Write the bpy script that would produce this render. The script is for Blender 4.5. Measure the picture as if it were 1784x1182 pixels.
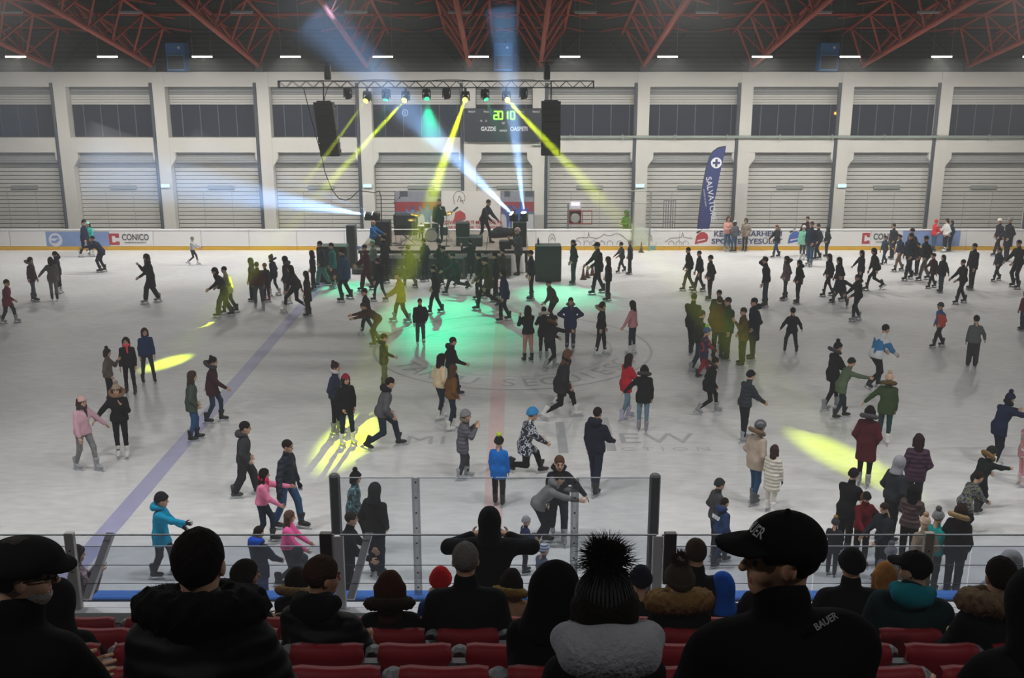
import bpy, math, random
import numpy as np
from mathutils import Matrix, Vector

for o in list(bpy.data.objects):
    bpy.data.objects.remove(o, do_unlink=True)
SC = bpy.context.scene
COL = SC.collection
rnd = random.Random(7)

# ---------------------------------------------------------------- camera
F, CX, CY, CAMH = 1790.0, 892.0, 591.0, 9.1        # focal length in pixels of the 1784 x 1182 frame
TH = math.atan(481.0 / F)
CT, ST = math.cos(TH), math.sin(TH)
cam_data = bpy.data.cameras.new('camera')
cam_data.sensor_fit = 'HORIZONTAL'
cam_data.sensor_width = 36.0
cam_data.lens = 36.0 * F / 1784.0
cam_data.clip_end = 300
cam = bpy.data.objects.new('camera', cam_data)
COL.objects.link(cam)
cam.location = (0, 0, CAMH)
cam.rotation_euler = (math.pi / 2 - TH, 0, 0)
SC.camera = cam

# ---------------------------------------------------------------- view, world, exposure
SC.view_settings.view_transform = 'Standard'
SC.view_settings.look = 'None'
SC.view_settings.gamma = 1.0
SC.view_settings.use_curve_mapping = False
SC.view_settings.exposure = 0.0
W = bpy.data.worlds.new('night')
SC.world = W
W.use_nodes = True
W.node_tree.nodes['Background'].inputs[0].default_value = (0.002, 0.003, 0.006, 1)
W.node_tree.nodes['Background'].inputs[1].default_value = 0.3
SC.cycles.max_bounces = 6
SC.cycles.diffuse_bounces = 3
SC.cycles.glossy_bounces = 2
SC.cycles.transparent_max_bounces = 12
SC.cycles.volume_bounces = 0
SC.cycles.use_denoising = True
SC.cycles.adaptive_threshold = 0.015

LAMP_FAR = 360.0      # the row of tubes that is lit by the far wall
LAMP_NEAR = 335.0     # the row that is lit over the near boards
STAND_FILL = 90.0      # added dim fill over the stand; no such tubes are known
YELLOW_W, GREEN_W, WHITE_W = 120000.0, 5000.0, 72000.0
HAZE_AIR = 0.004


def ray(px, py):
    u, v = (px - CX) / F, (py - CY) / F
    return u, CT - v * ST, -ST - v * CT


def ground(px, py, z=0.0):
    u, dy, dz = ray(px, py)
    t = (z - CAMH) / dz
    return Vector((u * t, dy * t, z))


def at_depth(px, py, Y):
    u, dy, dz = ray(px, py)
    t = Y / dy
    return Vector((u * t, Y, CAMH + dz * t))
# ---------------------------------------------------------------- materials
def lin(h):
    h = h.lstrip('#')
    c = [int(h[i:i + 2], 16) / 255 for i in (0, 2, 4)]
    return tuple(x / 12.92 if x <= 0.04045 else ((x + 0.055) / 1.055) ** 2.4 for x in c) + (1,)


_M = {}


def nodes(name):
    m = bpy.data.materials.new(name)
    m.use_nodes = True
    nt = m.node_tree
    return m, nt, nt.nodes['Principled BSDF']


def N(nt, kind, **kw):
    n = nt.nodes.new(kind)
    for k, v in kw.items():
        if k in n.inputs:
            n.inputs[k].default_value = v
        else:
            setattr(n, k, v)
    return n


def mat(hexc, rough=0.6, metal=0.0, noise=0.12, scale=6.0, bump=0.0, bscale=40.0, spec=0.4):
    """plain painted / plastic / metal surface with faint colour variation and fine relief"""
    key = ('m', hexc, rough, metal, noise, scale, bump, bscale, spec)
    if key in _M:
        return _M[key]
    m, nt, b = nodes('surface_' + hexc)
    c = lin(hexc)
    b.inputs['Roughness'].default_value = rough
    b.inputs['Metallic'].default_value = metal
    b.inputs['Specular IOR Level'].default_value = spec
    tc = N(nt, 'ShaderNodeTexCoord')
    nz = N(nt, 'ShaderNodeTexNoise', Scale=scale, Detail=3.0)
    nt.links.new(tc.outputs['Object'], nz.inputs['Vector'])
    mx = N(nt, 'ShaderNodeMix', data_type='RGBA')
    mx.inputs[6].default_value = tuple(x * (1 - noise) for x in c[:3]) + (1,)
    mx.inputs[7].default_value = tuple(min(1, x * (1 + noise)) for x in c[:3]) + (1,)
    nt.links.new(nz.outputs['Fac'], mx.inputs[0])
    nt.links.new(mx.outputs[2], b.inputs['Base Color'])
    if bump:
        n2 = N(nt, 'ShaderNodeTexNoise', Scale=bscale, Detail=2.0)
        nt.links.new(tc.outputs['Object'], n2.inputs['Vector'])
        bp = N(nt, 'ShaderNodeBump', Strength=bump, Distance=0.02)
        nt.links.new(n2.outputs['Fac'], bp.inputs['Height'])
        nt.links.new(bp.outputs['Normal'], b.inputs['Normal'])
    _M[key] = m
    return m


def cloth(hexc, style='wool'):
    """fabric: wool, puffer (quilted in rings), knit (ribbed), jeans, fur"""
    key = ('c', hexc, style)
    if key in _M:
        return _M[key]
    m, nt, b = nodes('cloth_' + hexc + '_' + style)
    c = lin(hexc)
    b.inputs['Roughness'].default_value = 0.65 if style == 'puffer' else 0.9
    b.inputs['Specular IOR Level'].default_value = 0.22 if style == 'puffer' else 0.1
    tc = N(nt, 'ShaderNodeTexCoord')
    nz = N(nt, 'ShaderNodeTexNoise', Scale=9.0 if style != 'jeans' else 14.0, Detail=4.0)
    nt.links.new(tc.outputs['Object'], nz.inputs['Vector'])
    mx = N(nt, 'ShaderNodeMix', data_type='RGBA')
    k = 0.28 if style in ('jeans', 'fur') else 0.16
    mx.inputs[6].default_value = tuple(x * (1 - k) for x in c[:3]) + (1,)
    mx.inputs[7].default_value = tuple(min(1, x * (1 + k)) for x in c[:3]) + (1,)
    nt.links.new(nz.outputs['Fac'], mx.inputs[0])
    nt.links.new(mx.outputs[2], b.inputs['Base Color'])
    bp = N(nt, 'ShaderNodeBump', Strength=0.5, Distance=0.02)
    if style == 'puffer':
        wv = N(nt, 'ShaderNodeTexWave', Scale=3.4, Distortion=1.2, bands_direction='Z')
        nt.links.new(tc.outputs['Object'], wv.inputs['Vector'])
        nt.links.new(wv.outputs['Fac'], bp.inputs['Height'])
        bp.inputs['Strength'].default_value = 0.7
    elif style == 'knit':
        wv = N(nt, 'ShaderNodeTexWave', Scale=14.0, Distortion=0.6, bands_direction='Y')
        nt.links.new(tc.outputs['Object'], wv.inputs['Vector'])
        nt.links.new(wv.outputs['Fac'], bp.inputs['Height'])
        bp.inputs['Distance'].default_value = 0.006
    else:
        n2 = N(nt, 'ShaderNodeTexNoise', Scale=7.0 if style != 'fur' else 60.0, Detail=3.0)
        nt.links.new(tc.outputs['Object'], n2.inputs['Vector'])
        nt.links.new(n2.outputs['Fac'], bp.inputs['Height'])
    nt.links.new(bp.outputs['Normal'], b.inputs['Normal'])
    _M[key] = m
    return m


def pattern(name, cols, scale=9.0, kind='noise'):
    """printed fabric: patches (camouflage, florals) or stripes in the given colours"""
    key = ('p', name)
    if key in _M:
        return _M[key]
    m, nt, b = nodes('print_' + name)
    b.inputs['Roughness'].default_value = 0.8
    tc = N(nt, 'ShaderNodeTexCoord')
    if kind == 'wave':
        tx = N(nt, 'ShaderNodeTexWave', Scale=scale, Distortion=0.2, bands_direction='Z')
        out = tx.outputs['Fac']
    elif kind == 'voronoi':
        tx = N(nt, 'ShaderNodeTexVoronoi', Scale=scale)
        sp = N(nt, 'ShaderNodeSeparateColor')
        nt.links.new(tx.outputs['Color'], sp.inputs[0])
        out = sp.outputs[0]
    else:
        tx = N(nt, 'ShaderNodeTexNoise', Scale=scale, Detail=1.5)
        out = tx.outputs['Fac']
    nt.links.new(tc.outputs['Object'], tx.inputs['Vector'])
    cr = N(nt, 'ShaderNodeValToRGB')
    cr.color_ramp.interpolation = 'CONSTANT'
    lo, hi = (0.36, 0.66) if kind == 'noise' else (0.0, 1.0)
    el = cr.color_ramp.elements
    while len(el) < len(cols):
        el.new(0.5)
    for i, h in enumerate(cols):
        el[i].position = 0.0 if i == 0 else lo + (hi - lo) * i / len(cols)
        el[i].color = lin(h)
    nt.links.new(out, cr.inputs[0])
    nt.links.new(cr.outputs[0], b.inputs['Base Color'])
    _M[key] = m
    return m


def glow(hexc, power):
    key = ('g', hexc, power)
    if key in _M:
        return _M[key]
    m, nt, b = nodes('glow_' + hexc)
    b.inputs['Base Color'].default_value = (0.02, 0.02, 0.02, 1)
    b.inputs['Emission Color'].default_value = lin(hexc)
    b.inputs['Emission Strength'].default_value = power
    _M[key] = m
    return m


def clear_sheet(name, tint, gloss=0.06, milky=0.0):
    """acrylic sheet: see-through, slightly tinted, with a faint mirror reflection and scuffs"""
    m = bpy.data.materials.new(name)
    m.use_nodes = True
    nt = m.node_tree
    nt.nodes.clear()
    out = N(nt, 'ShaderNodeOutputMaterial')
    tr = N(nt, 'ShaderNodeBsdfTransparent')
    tr.inputs[0].default_value = tint
    gl = N(nt, 'ShaderNodeBsdfGlossy')
    gl.inputs['Roughness'].default_value = 0.05
    mx = N(nt, 'ShaderNodeMixShader')
    mx.inputs[0].default_value = gloss
    nt.links.new(tr.outputs[0], mx.inputs[1])
    nt.links.new(gl.outputs[0], mx.inputs[2])
    df = N(nt, 'ShaderNodeBsdfDiffuse')
    df.inputs[0].default_value = (0.75, 0.77, 0.8, 1)
    mx2 = N(nt, 'ShaderNodeMixShader')
    mx2.inputs[0].default_value = milky
    nt.links.new(mx.outputs[0], mx2.inputs[1])
    nt.links.new(df.outputs[0], mx2.inputs[2])
    nt.links.new(mx2.outputs[0], out.inputs[0])
    return m


# ---------------------------------------------------------------- mesh helpers
def mesh_from(name, V, Fc, mi=None, mats=(), smooth=False):
    me = bpy.data.meshes.new(name)
    V = np.asarray(V, dtype=np.float32)
    if isinstance(Fc, np.ndarray):
        n, k = Fc.shape
        me.vertices.add(len(V))
        me.vertices.foreach_set('co', V.ravel())
        me.loops.add(n * k)
        me.loops.foreach_set('vertex_index', Fc.astype(np.int32).ravel())
        me.polygons.add(n)
        me.polygons.foreach_set('loop_start', np.arange(0, n * k, k, dtype=np.int32))
        me.polygons.foreach_set('loop_total', np.full(n, k, dtype=np.int32))
        me.update(calc_edges=True)
    else:
        me.from_pydata(V.tolist(), [], [list(f) for f in Fc])
    for m in mats:
        me.materials.append(m)
    if mi is not None:
        me.polygons.foreach_set('material_index', np.asarray(mi, dtype=np.int32))
    if smooth:
        me.polygons.foreach_set('use_smooth', np.ones(len(me.polygons), dtype=bool))
    me.update()
    return me


def link(name, me, parent=None, m=None, loc=None):
    """one object; a material given here sits on the object, so mesh data can be shared between colours"""
    o = bpy.data.objects.new(name, me)
    COL.objects.link(o)
    if parent is not None:
        o.parent = parent
    if m is not None:
        if len(me.materials) == 0:
            me.materials.append(None)
        o.material_slots[0].link = 'OBJECT'
        o.material_slots[0].material = m
    if loc is not None:
        o.location = loc
    return o


def tag(o, label=None, cat=None, group=None, kind=None):
    for k, v in (('label', label), ('category', cat), ('group', group), ('kind', kind)):
        if v:
            o[k] = v
    return o


def thing(name, label, cat, loc=(0, 0, 0), rz=0.0, group=None, kind=None):
    o = bpy.data.objects.new(name, None)
    o.empty_display_size = 0.2
    COL.objects.link(o)
    o.location = loc
    o.rotation_euler = (0, 0, rz)
    return tag(o, label, cat, group, kind)


class MB:
    """collects boxes, tubes and prisms into one mesh"""

    def __init__(self):
        self.v, self.f = [], []

    def add(self, V, Fc):
        n = len(self.v)
        self.v += [tuple(p) for p in V]
        self.f += [tuple(i + n for i in f) for f in Fc]
        return self

    def box(self, lo, hi, bev=0.0):
        x0, y0, z0 = lo
        x1, y1, z1 = hi
        if bev <= 0:
            V = [(x0, y0, z0), (x1, y0, z0), (x1, y1, z0), (x0, y1, z0), (x0, y0, z1), (x1, y0, z1), (x1, y1, z1), (x0, y1, z1)]
            return self.add(V, [(0, 3, 2, 1), (4, 5, 6, 7), (0, 1, 5, 4), (1, 2, 6, 5), (2, 3, 7, 6), (3, 0, 4, 7)])
        b = bev
        ring = lambda z, i: [(x0 + i, y0, z), (x1 - i, y0, z), (x1, y0 + i, z), (x1, y1 - i, z), (x1 - i, y1, z), (x0 + i, y1, z), (x0, y1 - i, z), (x0, y0 + i, z)]
        sh = lambda z: [(x0 + b, y0 + b, z), (x1 - b, y0 + b, z), (x1 - b, y0 + b, z), (x1 - b, y1 - b, z), (x1 - b, y1 - b, z), (x0 + b, y1 - b, z), (x0 + b, y1 - b, z), (x0 + b, y0 + b, z)]
        V = sh(z0) + ring(z0 + b, b) + ring(z1 - b, b) + sh(z1)
        Fc = []
        for k in range(3):
            for i in range(8):
                j = (i + 1) % 8
                Fc.append((k * 8 + i, k * 8 + j, k * 8 + 8 + j, k * 8 + 8 + i))
        Fc += [(6, 4, 2, 0), (24, 26, 28, 30)]
        return self.add(V, Fc)

    def tube(self, a, b, r, r2=None, n=8, caps=True):
        a, b = Vector(a), Vector(b)
        r2 = r if r2 is None else r2
        d = (b - a)
        if d.length < 1e-6:
            return self
        d.normalize()
        u = d.orthogonal().normalized()
        w = d.cross(u)
        V = []
        for p, rr in ((a, r), (b, r2)):
            for i in range(n):
                t = 2 * math.pi * i / n
                V.append(p + (u * math.cos(t) + w * math.sin(t)) * rr)
        Fc = [(i, (i + 1) % n, n + (i + 1) % n, n + i) for i in range(n)]
        if caps:
            Fc += [tuple(range(n - 1, -1, -1)), tuple(range(n, 2 * n))]
        return self.add(V, Fc)

    def path(self, pts, r, n=6):
        for a, b in zip(pts[:-1], pts[1:]):
            self.tube(a, b, r, n=n)
        return self

    def lathe(self, prof, c=(0, 0, 0), n=16, axis='z'):
        V, Fc = [], []
        for (r, h) in prof:
            for i in range(n):
                t = 2 * math.pi * i / n
                p = (r * math.cos(t), r * math.sin(t), h)
                if axis == 'y':
                    p = (p[0], p[2], p[1])
                elif axis == 'x':
                    p = (p[2], p[0], p[1])
                V.append((p[0] + c[0], p[1] + c[1], p[2] + c[2]))
        for k in range(len(prof) - 1):
            for i in range(n):
                j = (i + 1) % n
                Fc.append((k * n + i, k * n + j, k * n + n + j, k * n + n + i))
        Fc.append(tuple(range(n - 1, -1, -1)))
        Fc.append(tuple(range((len(prof) - 1) * n, len(prof) * n)))
        return self.add(V, Fc)

    def prism(self, pts, y0, y1):
        """outline in x,z extruded along y"""
        n = len(pts)
        V = [(p[0], y0, p[1]) for p in pts] + [(p[0], y1, p[1]) for p in pts]
        Fc = [tuple(range(n)), tuple(range(2 * n - 1, n - 1, -1))]
        Fc += [(i, n + i, n + (i + 1) % n, (i + 1) % n) for i in range(n)]
        return self.add(V, Fc)

    def mesh(self, name='mesh'):
        me = bpy.data.meshes.new(name)
        me.from_pydata([tuple(p) for p in self.v], [], self.f)
        me.update()
        return me

    def obj(self, name, m, parent=None, smooth=False, loc=None):
        me = self.mesh(name)
        if smooth:
            me.polygons.foreach_set('use_smooth', np.ones(len(me.polygons), dtype=bool))
        return link(name, me, parent, m, loc)


def lettering(body, size, m, parent=None, loc=(0, 0, 0), rot=(math.pi / 2, 0, 0), align='CENTER', extrude=0.004, name='lettering', sx=1.0, space=1.0, bold=0.0):
    cu = bpy.data.curves.new(name, 'FONT')
    cu.body = body
    cu.size = size
    cu.align_x = align
    cu.align_y = 'CENTER'
    cu.extrude = extrude
    cu.space_character = space
    cu.offset = bold
    cu.resolution_u = 3
    cu.materials.append(m)
    tmp = bpy.data.objects.new('tmp', cu)
    COL.objects.link(tmp)
    me = bpy.data.meshes.new_from_object(tmp, depsgraph=bpy.context.evaluated_depsgraph_get())
    me.name = name
    bpy.data.objects.remove(tmp, do_unlink=True)
    o = link(name, me, parent)
    o.location = loc
    o.rotation_euler = rot
    o.scale = (sx, 1, 1)
    return o


# ---------------------------------------------------------------- smooth solids from distance fields
def surfnet(f, lo, hi, h):
    lo, hi = np.asarray(lo, float), np.asarray(hi, float)
    n = np.ceil((hi - lo) / h).astype(int) + 1
    ax = [lo[i] + h * np.arange(n[i]) for i in range(3)]
    X, Y, Z = ax[0][:, None, None], ax[1][None, :, None], ax[2][None, None, :]
    V = np.broadcast_to(f(X, Y, Z), n).astype(np.float32)
    S = V < 0
    c = [(i, j, k) for i in (0, 1) for j in (0, 1) for k in (0, 1)]
    cnt = np.zeros(n - 1, dtype=np.int8)
    for i, j, k in c:
        cnt += S[i:n[0] - 1 + i, j:n[1] - 1 + j, k:n[2] - 1 + k]
    I, J, K = np.nonzero((cnt > 0) & (cnt < 8))
    idx = np.full(n - 1, -1, dtype=np.int32)
    idx[I, J, K] = np.arange(len(I))
    val = np.stack([V[I + i, J + j, K + k] for i, j, k in c], 1)
    pos = np.array(c, float)
    acc = np.zeros((len(I), 3))
    num = np.zeros(len(I))
    for a in range(8):
        for b in range(a + 1, 8):
            if abs(pos[a] - pos[b]).sum() != 1:
                continue
            va, vb = val[:, a], val[:, b]
            m = (va < 0) != (vb < 0)
            t = np.where(m, va / np.where(m, va - vb, 1), 0)
            p = pos[a] + t[:, None] * (pos[b] - pos[a])
            acc += p * m[:, None]
            num += m
    P = lo + h * (np.stack([I, J, K], 1) + acc / np.maximum(num, 1)[:, None])
    quads = []
    for d in range(3):
        e, g = (d + 1) % 3, (d + 2) % 3
        sl0 = [slice(None)] * 3
        sl1 = [slice(None)] * 3
        sl0[d], sl1[d] = slice(0, -1), slice(1, None)
        ch = S[tuple(sl0)] != S[tuple(sl1)]
        inside = S[tuple(sl0)]
        A = np.argwhere(ch)
        ok = (A[:, e] > 0) & (A[:, g] > 0) & (A[:, e] < n[e] - 1) & (A[:, g] < n[g] - 1)
        A = A[ok]
        if not len(A):
            continue
        flip = inside[A[:, 0], A[:, 1], A[:, 2]]
        q = []
        for de, dg in ((-1, -1), (0, -1), (0, 0), (-1, 0)):
            B = A.copy()
            B[:, e] += de
            B[:, g] += dg
            q.append(idx[B[:, 0], B[:, 1], B[:, 2]])
        q = np.stack(q, 1)
        q[~flip] = q[~flip][:, ::-1]
        quads.append(q)
    return P, np.concatenate(quads)


def cap(X, Y, Z, a, b, r1, r2=None, sy=1.0):
    r2 = r1 if r2 is None else r2
    ay, by = a[1] / sy, b[1] / sy
    Yq = Y / sy
    dx, dy, dz = b[0] - a[0], by - ay, b[2] - a[2]
    L = dx * dx + dy * dy + dz * dz + 1e-9
    t = np.clip(((X - a[0]) * dx + (Yq - ay) * dy + (Z - a[2]) * dz) / L, 0, 1)
    return np.sqrt((X - a[0] - t * dx) ** 2 + (Yq - ay - t * dy) ** 2 + (Z - a[2] - t * dz) ** 2) - (r1 + (r2 - r1) * t)


def ell(X, Y, Z, c, r):
    p, q, s = (X - c[0]) / r[0], (Y - c[1]) / r[1], (Z - c[2]) / r[2]
    k0 = np.sqrt(p * p + q * q + s * s)
    k1 = np.sqrt((p / r[0]) ** 2 + (q / r[1]) ** 2 + (s / r[2]) ** 2) + 1e-9
    return k0 * (k0 - 1) / k1


def smin(a, b, k):
    h = np.clip(0.5 + 0.5 * (b - a) / k, 0, 1)
    return b + (a - b) * h - k * h * (1 - h)


def smax(a, b, k):
    return -smin(-a, -b, k)


def ripple(X, Y, Z, amp, fr, ph=0.0):
    return amp * np.sin(X * fr + ph) * np.sin(Y * fr * 1.13 + 1.3 + ph) * np.sin(Z * fr * 0.93 + 0.7)
# ================================================================ THE HALL
YB, YW = 51.1, 54.0                      # far boards, face of the far wall's columns
XL, XR = -30.0, 30.0
white_wall = mat('cfcdc6', rough=.8, noise=.06, scale=1.5, bump=.15, bscale=30)
slat_mat = mat('c9c8c2', rough=.55, noise=.05)
dark_metal = mat('3a4046', rough=.5, metal=.3)
black = mat('0d0e10', rough=.6, noise=.05)
red_steel = mat('a84636', rough=.6, noise=.15, scale=3)


def struct(o, label=None):
    o['kind'] = 'structure'
    if label:
        o['label'] = label
    return o


# ---- ice, with faint paint under the surface
def ice_material():
    m, nt, b = nodes('ice')
    tc = N(nt, 'ShaderNodeTexCoord')
    n1 = N(nt, 'ShaderNodeTexNoise', Scale=.35, Detail=4.0)
    mp = N(nt, 'ShaderNodeMapping')
    mp.inputs['Scale'].default_value = (1.0, 3.0, 1.0)
    mp.inputs['Rotation'].default_value = (0, 0, .4)
    n2 = N(nt, 'ShaderNodeTexNoise', Scale=2.2, Detail=5.0)
    nt.links.new(tc.outputs['Object'], n1.inputs['Vector'])
    nt.links.new(tc.outputs['Object'], mp.inputs['Vector'])
    nt.links.new(mp.outputs['Vector'], n2.inputs['Vector'])
    ad = N(nt, 'ShaderNodeMath', operation='ADD')
    nt.links.new(n1.outputs['Fac'], ad.inputs[0])
    nt.links.new(n2.outputs['Fac'], ad.inputs[1])
    mr = N(nt, 'ShaderNodeMapRange')
    mr.inputs[1].default_value, mr.inputs[2].default_value = .7, 1.3
    nt.links.new(ad.outputs[0], mr.inputs[0])
    mx = N(nt, 'ShaderNodeMix', data_type='RGBA')
    mx.inputs[6].default_value = lin('c3c3c4')
    mx.inputs[7].default_value = lin('dcdddd')
    nt.links.new(mr.outputs[0], mx.inputs[0])
    nt.links.new(mx.outputs[2], b.inputs['Base Color'])
    b.inputs['Roughness'].default_value = .42
    b.inputs['Specular IOR Level'].default_value = .3
    bp = N(nt, 'ShaderNodeBump', Strength=.12, Distance=.01)
    n3 = N(nt, 'ShaderNodeTexNoise', Scale=14.0, Detail=4.0)
    nt.links.new(mp.outputs['Vector'], n3.inputs['Vector'])
    nt.links.new(n3.outputs['Fac'], bp.inputs['Height'])
    nt.links.new(bp.outputs['Normal'], b.inputs['Normal'])
    return m


ice = struct(MB().box((XL, 14.4, -.12), (XR, YB + .2, 0)).obj('floor', ice_material()), 'pale grey skating ice with faint painted lines')
paint_grey = mat('a9abaf', rough=.45, noise=.2, scale=3)
paint_faint = mat('b7b8bb', rough=.45, noise=.15, scale=3)
MB().box((-.6, 14.5, .0005), (-.2, YB, .002)).obj('red_line', mat('d6b9b9', rough=.45, noise=.12, scale=2), ice)
pL = ground(322, 770)
MB().box((pL.x - .21, 14.5, .0005), (pL.x + .21, YB, .002)).obj('blue_line', mat('a3a3c4', rough=.45, noise=.12, scale=2), ice)
ctr = ground(893, 606)


def ring_mesh(r0, r1, n=96, z=.003):
    V, Fc = [], []
    for i in range(n):
        t = 2 * math.pi * i / n
        V += [(ctr.x + r0 * math.cos(t), ctr.y + r0 * math.sin(t), z), (ctr.x + r1 * math.cos(t), ctr.y + r1 * math.sin(t), z)]
    for i in range(n):
        j = (i + 1) % n
        Fc.append((2 * i, 2 * i + 1, 2 * j + 1, 2 * j))
    return MB().add(V, Fc)


RC = 4.55
ring_mesh(RC - .05, RC + .05).obj('centre_circle', paint_grey, ice)
ring_mesh(RC - 1.32, RC - 1.26).obj('inner_circle', paint_faint, ice)
word = 'TÂRGU SECUIESC'
for i, ch in enumerate(word):
    if ch == ' ':
        continue
    a = math.radians(270 + (i - 6.2) * 9.4)
    R = RC - .65
    lettering(ch, 1.05, paint_grey, ice, (ctr.x + R * math.cos(a), ctr.y + R * math.sin(a), .0035), (0, 0, a + math.pi / 2), extrude=.0005)
for txt, px, py, sz, sx in (('MI', 742, 768, .85, 1.2), ('EW', 1143, 765, 1.0, 1.25), ('CTION', 1160, 783, .34, 1.5)):
    g = ground(px, py)
    lettering(txt, sz, paint_grey if sz > .5 else paint_faint, ice, (g.x, g.y, .0035), (0, 0, 0), extrude=.0005, sx=sx, space=1.6 if sz < .5 else 1.1)
for px, y0, y1 in ((982, 790, 736), (1066, 786, 728)):
    a, b2 = ground(px, y0), ground(px, y1)
    MB().box((a.x - .12, a.y, .0005), (a.x + .12, b2.y, .003)).obj('paint_bar', paint_grey, ice)

struct(MB().box((XL, YB + .2, -.12), (XR, YW + 1.2, 0)).obj('floor', mat('6f6f70', rough=.8, noise=.15)), 'grey concrete walkway behind the far boards')

# ---- far boards
boards = struct(MB().box((XL, YB + .04, 0), (XR, YB + .16, 1.04)).obj('wall_boards', mat('d9d8d6', rough=.4, noise=.04)), 'white rink boards along the far side with yellow kick strip')
for i in range(25):
    x0 = XL + i * 2.4
    MB().box((x0 + .012, YB, .205), (x0 + 2.388, YB + .045, 1.0)).obj('panel', mat('e3e2e0', rough=.35, noise=.03, scale=1.2), boards)
    MB().box((x0 + .008, YB - .015, .0), (x0 + 2.392, YB + .045, .195)).obj('kick_strip', mat('d9a92c', rough=.4, noise=.06), boards)
MB().box((XL, YB - .02, 1.0), (XR, YB + .18, 1.05)).obj('cap_rail', mat('e6e6e8', rough=.4, noise=.03), boards)
navy_print = mat('36456e', rough=.5, noise=.1)
black_print = mat('3a3c40', rough=.5, noise=.1)
red_print = mat('b0383f', rough=.5, noise=.12)
blue_print = mat('7d95c2', rough=.5, noise=.18, scale=2.5)
YP = YB - .004


def bpt(px, py):
    return at_depth(px, py, YB)


def patch(px0, py0, px1, py1, m, name, dy=.0):
    a, b = bpt(px0, py1), bpt(px1, py0)
    return MB().box((a.x, YP - .003 - dy, a.z), (b.x, YP - dy, b.z)).obj(name, m, boards)


def board_text(t, px, py, size, m, sx=1.0, bold=.0):
    p = bpt(px, py)
    return lettering(t, size, m, boards, (p.x, YP - .006, p.z), sx=sx, bold=bold)


def logo_c(px0, py0, px1, py1):
    """red square emblem with a white angular C cut into it"""
    a, b = bpt(px0, py1), bpt(px1, py0)
    w, h = b.x - a.x, b.z - a.z
    P = lambda u, v: (a.x + u * w, a.z + v * h)
    mb = MB()
    mb.prism([P(0, 0), P(1, 0), P(1, .3), P(.62, .3), P(.62, .22), P(.3, .22), P(.3, .78), P(.62, .78), P(.62, .62), P(1, .62), P(1, 1), P(0, 1)], YP - .006, YP - .001)
    mb.obj('emblem', red_print, boards)


patch(82, 404, 190, 431, blue_print, 'banner_print')
p = bpt(97, 418)
MB().lathe([(.34, -.004), (.34, .0)], (p.x, YP - .004, p.z), 24, 'y').obj('round_emblem', mat('d3d8e4', rough=.5), boards)
MB().prism([(p.x - .2, p.z - .16), (p.x + .05, p.z - .16), (p.x + .24, p.z + .02), (p.x + .1, p.z + .05), (p.x - .05, p.z - .06), (p.x - .22, p.z - .02)], YP - .014, YP - .009).obj('emblem_stroke', blue_print, boards)
MB().prism([(p.x - .22, p.z + .08), (p.x + .2, p.z + .08), (p.x + .12, p.z + .22), (p.x - .12, p.z + .22)], YP - .014, YP - .009).obj('emblem_stroke', blue_print, boards)
logo_c(191, 407, 207, 427)
board_text('CONICO', 236, 414, .44, black_print, .76, .008)
board_text('ANTREPRIZĂ DE CONSTRUCȚII', 236, 423, .09, black_print, .85)
patch(1571, 402, 1674, 429, blue_print, 'banner_print')
logo_c(1501, 406, 1516, 425)
board_text('CONICO', 1545, 413, .44, black_print, .76, .008)
board_text('ANTREPRIZĂ DE CONSTRUCȚII', 1545, 422, .09, black_print, .85)
board_text('KÉZDIVÁSÁRHELYI', 1303, 408, .36, navy_print, 1.14, .008)
board_text('SPORTEGYESÜLET', 1301, 421, .36, navy_print, 1.22, .008)


def bird(px, py, m, s):
    p = bpt(px, py)
    P = lambda u, v: (p.x + u * s, p.z + v * s)
    MB().prism([P(-.34, -.36), (p.x + .3 * s, p.z - .22 * s), P(.36, -.02), P(.3, .18), P(.12, .3), P(-.1, .26), P(-.26, .1), P(-.3, -.1)], YP - .006, YP - .001).obj('bird_emblem', m, boards)
    MB().prism([P(-.3, .28), P(-.22, .2), P(.06, .4), P(.0, .46)], YP - .006, YP - .001).obj('bird_stick', black_print, boards)
    MB().prism([P(-.22, -.22), P(.22, -.12), P(.2, -.06), P(-.2, -.14)], YP - .012, YP - .007).obj('bird_stripe', mat('d9d5d2', rough=.5), boards)


bird(1222, 414, red_print, .95)
bird(1384, 413, mat('4a67b4', rough=.5, noise=.15), .95)
thin = mat('6a4a4c', rough=.6, noise=.1)
thin2 = mat('8d8a92', rough=.6, noise=.1)


def skyline(px0, px1, pts, m=thin, base=415):
    q = [bpt(px0 + (px1 - px0) * u, base + v) for u, v in pts]
    q = [Vector((a.x, YP - .006, a.z)) for a in q]
    MB().path(q, .011, 5).obj('skyline_print', m, boards)


town = [(0, 9), (.03, 4), (.06, 0), (.12, -1), (.24, -1), (.25, -10), (.27, -2), (.33, -1), (.38, 1), (.46, -2), (.52, -7), (.6, -4), (.66, -5), (.72, -8), (.8, -7), (.86, -3), (.92, 3), (1, 7)]
skyline(1000, 1100, town)
skyline(1158, 1206, [(0, 7), (.2, 0), (.6, -1), (.65, -10), (.7, -1), (1, 0)])
for px in (1002, 1018, 1030, 1044, 1058, 1075, 1165, 1178, 1190):
    skyline(px, px + 9, [(0, 8), (0, 3), (.5, 0), (1, 3), (1, 8)], thin2, 419)
for px in (961, 1130):
    skyline(px - 5, px + 6, [(0, 8), (0, -1), (.3, -7), (.7, -7), (1, -1), (1, 6)], thin)
    skyline(px - 2, px + 4, [(0, 4), (.5, -2), (1, 3)], thin2)

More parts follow.
